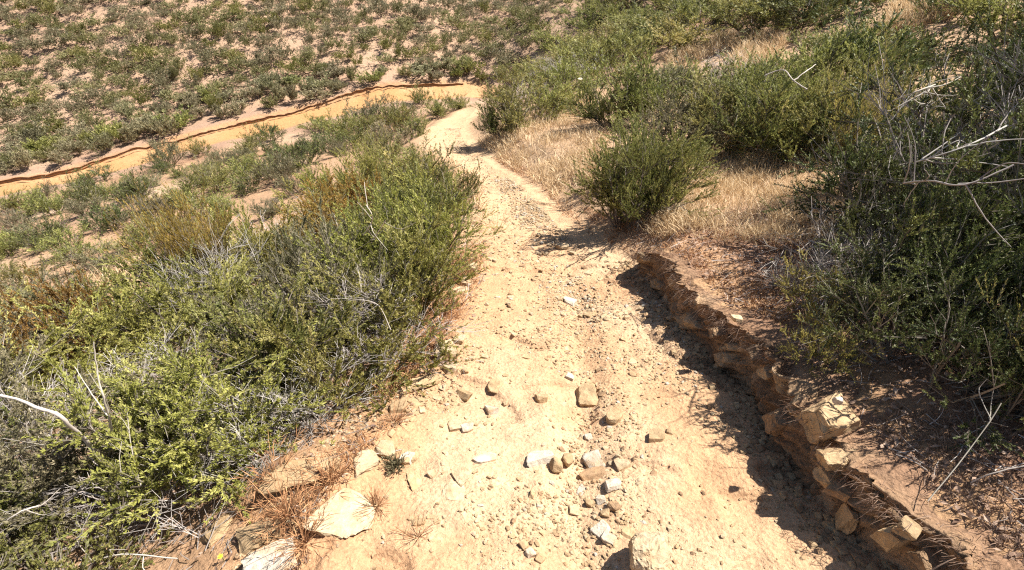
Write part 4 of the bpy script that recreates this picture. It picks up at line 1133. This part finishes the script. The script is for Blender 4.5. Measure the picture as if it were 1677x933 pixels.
def lip(n, seed):
    rg = np.random.default_rng(seed)
    y = rg.uniform(0.2, 3.4, n); x = bank_x(y) + rg.uniform(-0.02, 0.16, n)
    B = np.stack([x, y, ground_z(bank_x(y) + 0.17, y) - rg.uniform(0.0, 0.05, n)], -1)
    D = unit(np.stack([rg.normal(-0.9, 0.5, n), rg.normal(0, 0.6, n), rg.normal(0.15, 0.5, n)], -1))
    ln = rg.uniform(0.02, 0.075, n)
    g = tubes(B, D, ln, np.stack([np.zeros(n), np.zeros(n), -ln * rg.uniform(0.2, 0.9, n)], -1), np.full(n, 0.0011), np.full(n, 0.0006), 3, rg.uniform(0, 1, n))[:3]
    o = add('dry_stubble', mesh_np('dry_stubble', g[0], quads=g[1], mats=[M_LITTER], attrs={'tint': ('FLOAT', g[2])}))
    tag(o, 'matted dry stems and rootlets hanging over the lip of the bank', kind='stuff')
lip(3600, 5)
def foot(n, seed):
    rg = np.random.default_rng(seed)
    y = rg.uniform(0.3, 3.4, n); x = bank_x(y) - np.abs(rg.normal(0, 0.07, n)) - 0.01; s = 0.006 * (0.05 / 0.006) ** (rg.uniform(size=n) ** 2)
    base = np.array([[1, 0, 0], [-0.5, 0.87, 0], [-0.5, -0.87, 0], [0.45, 0.5, 0.6], [-0.6, 0.05, 0.65], [0.4, -0.55, 0.55]]) * 0.5
    F = np.array([[0, 3, 5], [0, 1, 3], [1, 4, 3], [1, 2, 4], [2, 5, 4], [2, 0, 5], [3, 4, 5]])
    V = base[None] * (1 + rg.normal(0, 0.2, (n, 6, 3))) * s[:, None, None] + np.stack([x, y, ground_z(x, y) + 0.02 * s], -1)[:, None]
    T = (np.arange(n)[:, None, None] * 6 + F[None]).reshape(-1, 3)
    o = add('rubble', mesh_np('rubble', V.reshape(-1, 3), tris=T, mats=[M_ROCK['brown'], M_ROCK['tan']], mat_idx=np.repeat(rg.integers(0, 2, n), 7)))
    tag(o, 'crumbled clods and chips along the foot of the bank', kind='stuff')
foot(2600, 6)

# ------------------------------------------------------------------ branches, weeds, flowers
def rod(bm_parts, pts, r0, r1, tint, sides=6):
    P = np.array(pts, float)
    # smooth the path a little
    t = np.linspace(0, len(P) - 1, (len(P) - 1) * 5 + 1)
    i = np.clip(np.floor(t).astype(int), 0, len(P) - 2); f = t - i
    g = lambda k: P[np.clip(k, 0, len(P) - 1)]
    p0, p1, p2, p3 = g(i - 1), g(i), g(i + 1), g(i + 2); f = f[:, None]
    X = 0.5 * ((2 * p1) + (-p0 + p2) * f + (2 * p0 - 5 * p1 + 4 * p2 - p3) * f ** 2 + (-p0 + 3 * p1 - 3 * p2 + p3) * f ** 3)
    X = X + rng.normal(0, r0 * 0.25, X.shape)
    T = unit(np.gradient(X, axis=0)); ref = np.where(np.abs(T[:, 2:3]) > 0.9, [[1.0, 0, 0]], [[0, 0, 1.0]])
    A = unit(np.cross(T, ref)); B = np.cross(T, A)
    r = np.linspace(r0, r1, len(X)) * (1 + rng.normal(0, 0.10, len(X)))
    V = np.stack([X + r[:, None] * (A * math.cos(2 * math.pi * k / sides) + B * math.sin(2 * math.pi * k / sides)) for k in range(sides)], 1)
    id_ = np.arange(len(X) * sides).reshape(len(X), sides); nx_ = np.roll(id_, -1, 1)
    Qd = np.stack([id_[:-1], nx_[:-1], nx_[1:], id_[1:]], -1).reshape(-1, 4)
    bm_parts.append((V.reshape(-1, 3), Qd, np.full(len(X) * sides, tint)))
def branch(paths, label, mat=None, name='dead_branch', cat='branch', group=None, twigs=0, tlen=0.2):
    """paths: lists of (u, v, lift above ground, radius)"""
    parts = []
    for ph in paths:
        pts = [hit(u, v, l)[0] for u, v, l, _ in ph]
        ph = [(a_, b_, c_, d_ * 0.6) for a_, b_, c_, d_ in ph]
        rod(parts, pts, ph[0][3], ph[-1][3], random.uniform(0.2, 0.9))
        for _ in range(twigs):
            i = random.randrange(len(pts) - 1); f = random.random()
            p = pts[i] * (1 - f) + pts[i + 1] * f
            d = unit(pts[i + 1] - pts[i] + rng.normal(0, 0.6, 3) * np.linalg.norm(pts[i + 1] - pts[i]))
            q = p + d * tlen * random.uniform(0.4, 1)
            rod(parts, [p, (p + q) / 2 + rng.normal(0, 0.02, 3), q], ph[-1][3] * 1.0, ph[-1][3] * 0.4, random.uniform(0.2, 0.9), 4)
    base = parts[0][0].mean(0)
    v, q, t = join(parts)
    o = add(name, mesh_np(name, v - base, quads=q, mats=[mat or M_BLEACH], attrs={'tint': ('FLOAT', t)}, smooth=True)); o.location = base
    return tag(o, label, cat, group)
branch([[(185, 775, 0.12, 0.016), (140, 722, 0.42, 0.014), (105, 687, 0.60, 0.012), (60, 665, 0.68, 0.011), (-20, 640, 0.74, 0.008)]], 'thick bleached branch reaching in from the left edge', twigs=2)
branch([[(180, 765, 0.10, 0.009), (181, 700, 0.45, 0.008), (172, 660, 0.62, 0.007), (160, 610, 0.74, 0.006), (154, 560, 0.86, 0.003)],
        [(176, 680, 0.53, 0.005), (150, 645, 0.62, 0.004), (122, 600, 0.72, 0.002)]], 'slender bleached forked branch standing upright at the left')
branch([[(90, 840, 0.12, 0.008), (125, 808, 0.30, 0.008), (170, 815, 0.30, 0.005)], [(125, 808, 0.30, 0.006), (140, 790, 0.4, 0.003)]], 'short broken bleached branch low in the left corner')
branch([[(130, 925, 0.10, 0.006), (200, 908, 0.16, 0.006), (290, 915, 0.10, 0.004)]], 'curved bleached stick lying at the lower left', twigs=3)
branch([[(0, 860, 0.3, 0.006), (30, 840, 0.35, 0.005), (64, 828, 0.35, 0.003)]], 'pale stick poking out near the left edge', twigs=2)
branch([[(1252, 124, 0.95, 0.010), (1282, 114, 1.0, 0.014), (1300, 132, 1.0, 0.016), (1322, 146, 0.95, 0.010)], [(1300, 132, 1.0, 0.012), (1318, 118, 1.05, 0.008), (1336, 105, 1.05, 0.005)]], 'bleached forked branch on top of the olive shrubs')
branch([[(1322, 392, 0.15, 0.003), (1375, 408, 0.14, 0.005), (1420, 416, 0.12, 0.005), (1448, 425, 0.08, 0.003)]], 'thin bleached stick lying in the shade above the bank')
branch([[(1462, 165, 1.0, 0.006), (1500, 150, 1.05, 0.010), (1532, 138, 1.05, 0.006)], [(1470, 175, 0.95, 0.004), (1515, 150, 1.0, 0.006)]], 'pale dead branch at the top of the dark shrubs', twigs=4)
branch([[(1480, 300, 0.75, 0.006), (1520, 296, 0.8, 0.008), (1580, 302, 0.8, 0.008), (1660, 270, 0.85, 0.005)]], 'long pale bare branch across the dark shrubs', twigs=9, tlen=0.3, mat=M_DEAD)
branch([[(1500, 265, 0.8, 0.004), (1580, 240, 0.85, 0.007), (1650, 205, 0.9, 0.006)]], 'pale bare branch rising to the right edge', twigs=9, tlen=0.3, mat=M_DEAD)
branch([[(1590, 790, 0.06, 0.003), (1625, 775, 0.10, 0.005), (1690, 760, 0.12, 0.004)]], 'white tipped twig lying on the dark litter at the right')
branch([[(1520, 820, 0.05, 0.003), (1600, 720, 0.14, 0.004), (1640, 660, 0.22, 0.003)]], 'thin grey twig slanting over the litter at the right', twigs=2)
branch([[(595, 385, 0.75, 0.006), (610, 360, 0.9, 0.005), (600, 335, 1.0, 0.003)], [(612, 390, 0.75, 0.005), (632, 360, 0.95, 0.003)]], 'small bleached forked twig on top of the left scrub', twigs=3)
branch([[(640, 540, 0.3, 0.004), (620, 500, 0.45, 0.004), (590, 490, 0.5, 0.002)]], 'bare grey twig at the left path edge', twigs=5)
branch([[(780, 590, 0.01, 0.004), (792, 592, 0.012, 0.003)]], 'tiny dark stick lying on the tread')
branch([[(1030, 512, 0.006, 0.004), (1042, 520, 0.015, 0.004), (1054, 532, 0.006, 0.003)], [(1042, 520, 0.012, 0.003), (1048, 545, 0.006, 0.002)]], 'small forked root fragment on the right half of the tread', mat=M_BARK)

def weed(u, v, n, h, mat, label, name='dry_weed', spread=0.9, w=0.0016, leafy=0):
    p, k = hit(u, v); p[2] -= 0.01
    az = rng.uniform(0, 6.28, n); ti = np.sqrt(rng.uniform(0, 1, n)) * spread
    D = np.stack([np.sin(ti) * np.cos(az), np.sin(ti) * np.sin(az), np.cos(ti)], -1)
    Ln = h * rng.uniform(0.5, 1.1, n)
    g = tubes(np.zeros((n, 3)), D, Ln, rng.normal(0, h * 0.15, (n, 3)), np.full(n, w), np.full(n, w * 0.5), 4, rng.uniform(0, 1, n))
    parts = [g[:3]]
    m = 4 if not leafy else leafy
    i = np.repeat(np.arange(n), m); t = rng.uniform(0.3, 1.0, len(i))
    b = D[i] * (Ln[i] * t)[:, None]
    d = unit(D[i] + rng.normal(0, 0.6, (len(i), 3)))
    parts.append(leaves(b, d, np.full(len(i), h * (0.22 if leafy else 0.3)), np.full(len(i), h * (0.07 if leafy else 0.02)), rng.uniform(0, 1, len(i)), rng))
    v_, q_, t_ = join(parts)
    o = add(name, mesh_np(name, v_, quads=q_, mats=[mat], attrs={'tint': ('FLOAT', t_)})); o.location = p
    return tag(o, label, 'weed')
weed(648, 765, 60, 0.075, M_LEAF['grey'], 'small grey green weed between cream rocks on the path edge', name='green_weed', leafy=5)
weed(683, 880, 16, 0.10, M_RUST, 'spidery dry weed on the bare tread near the bottom', spread=1.3)
weed(540, 790, 30, 0.17, M_RUST, 'dark rusty dry weed just above the broad flat slab')
weed(470, 850, 36, 0.18, M_RUST, 'tall rusty dry weed left of the broad flat slab')
weed(500, 890, 30, 0.16, M_RUST, 'rusty dry weed at the bottom beside the bright white rock')
weed(615, 830, 40, 0.09, M_RUST, 'low rusty dry weed right of the broad flat slab', spread=1.2)
weed(455, 790, 24, 0.2, M_RUST, 'rusty dry weed on the buried rock hump')
weed(645, 690, 30, 0.11, M_RUST, 'rusty dry weed below the pale ledge', spread=1.1)
weed(1120, 545, 8, 0.06, M_RUST, 'tiny dry sprig at the foot of the bank')
weed(815, 380, 18, 0.28, M_STRAW, 'dry straw sprig leaning over the path from the left', spread=1.0)
weed(1265, 470, 30, 0.22, M_DEAD, 'bare grey upright weed above the bank', spread=0.6)
weed(1300, 480, 26, 0.24, M_DEAD, 'second bare grey weed in the shade above the bank', spread=0.6)

def flower(u, v, h, label, stalk_mat, head, hr):
    p, k = hit(u, v)
    root = bpy.data.objects.new('flower', None); COL.objects.link(root); root.location = p
    pr = []; rod(pr, [(0, 0, -0.02), (0.004, 0, h * 0.5), (0, 0.004, h)], 0.0016, 0.0012, 0.5, 5)
    add('stalk', mesh_np('flower_stalk', pr[0][0], quads=pr[0][1], mats=[stalk_mat], attrs={'tint': ('FLOAT', pr[0][2])}), root)
    n = 12; az = np.linspace(0, 6.28, n, endpoint=False)
    D = unit(np.stack([np.cos(az), np.sin(az), np.tile([0.4, 2.2], n // 2)], -1))
    V = []; 
    for d in D:
        s = np.array([-d[1], d[0], 0]) * hr * 0.3
        b = np.array([0, 0, h]); V += [b, b + d * hr * 0.6 + s, b + d * hr, b + d * hr * 0.6 - s]
    add('petals', mesh_np('flower_petals', np.array(V), quads=np.arange(n * 4).reshape(n, 4), mats=[head]), root)
    tag(root, label, 'flower')
m_, nt_, N_, L_ = new_mat('petal_yellow'); o_ = N_('ShaderNodeOutputMaterial'); p_ = N_('ShaderNodeBsdfPrincipled'); p_.inputs['Base Color'].default_value = (0.75, 0.62, 0.05, 1); L_(p_.outputs[0], o_.inputs[0]); M_PETAL = m_
m_, nt_, N_, L_ = new_mat('petal_cream'); o_ = N_('ShaderNodeOutputMaterial'); p_ = N_('ShaderNodeBsdfPrincipled'); p_.inputs['Base Color'].default_value = (0.75, 0.68, 0.52, 1); L_(p_.outputs[0], o_.inputs[0]); M_CREAM = m_
flower(1258, 440, 0.07, 'tiny yellow flower in the shade above the bank', M_LEAF['green'], M_PETAL, 0.012)
flower(366, 918, 0.03, 'tiny yellow flower at the bottom left by the tan rocks', M_LEAF['green'], M_PETAL, 0.012)
flower(947, 172, 0.5, 'pale cream flower stalk at the top of the dry grass', M_STRAW, M_CREAM, 0.06)

# ------------------------------------------------------------------ labels that single things out
from collections import defaultdict
bpy.context.view_layer.update()
bylab = defaultdict(list)
for o in COL.objects:
    if o.parent is None and 'category' in o and 'label' in o: bylab[o['label']].append(o)
bylab2 = defaultdict(list)
ROWS = ['front row', 'second row', 'third row', 'fourth row', 'rear row']
for lab, os_ in bylab.items():
    if 12 < len(os_) <= 48:
        os_.sort(key=lambda o: o.location[0] ** 2 + o.location[1] ** 2)
        n = -(-len(os_) // 12); m = -(-len(os_) // n)
        for i, o in enumerate(os_): bylab2[lab + ', ' + (ROWS[i // m] if i // m < n - 1 else ROWS[-1])].append(o)
    else: bylab2[lab] = os_
NTH = ['leftmost', 'second from left', 'third from left', 'fourth from left', 'fifth from left', 'sixth from left', 'seventh from left', 'eighth from left', 'ninth from left', 'tenth from left', 'eleventh from left', 'twelfth from left']
for lab, os_ in bylab2.items():
    if 1 < len(os_) <= 12:
        os_.sort(key=lambda o: project(tuple(o.location))[0])
        for i, o in enumerate(os_):
            o['label'] = (NTH[i] if i < len(os_) - 1 or len(os_) == 1 else 'rightmost') + ' ' + lab
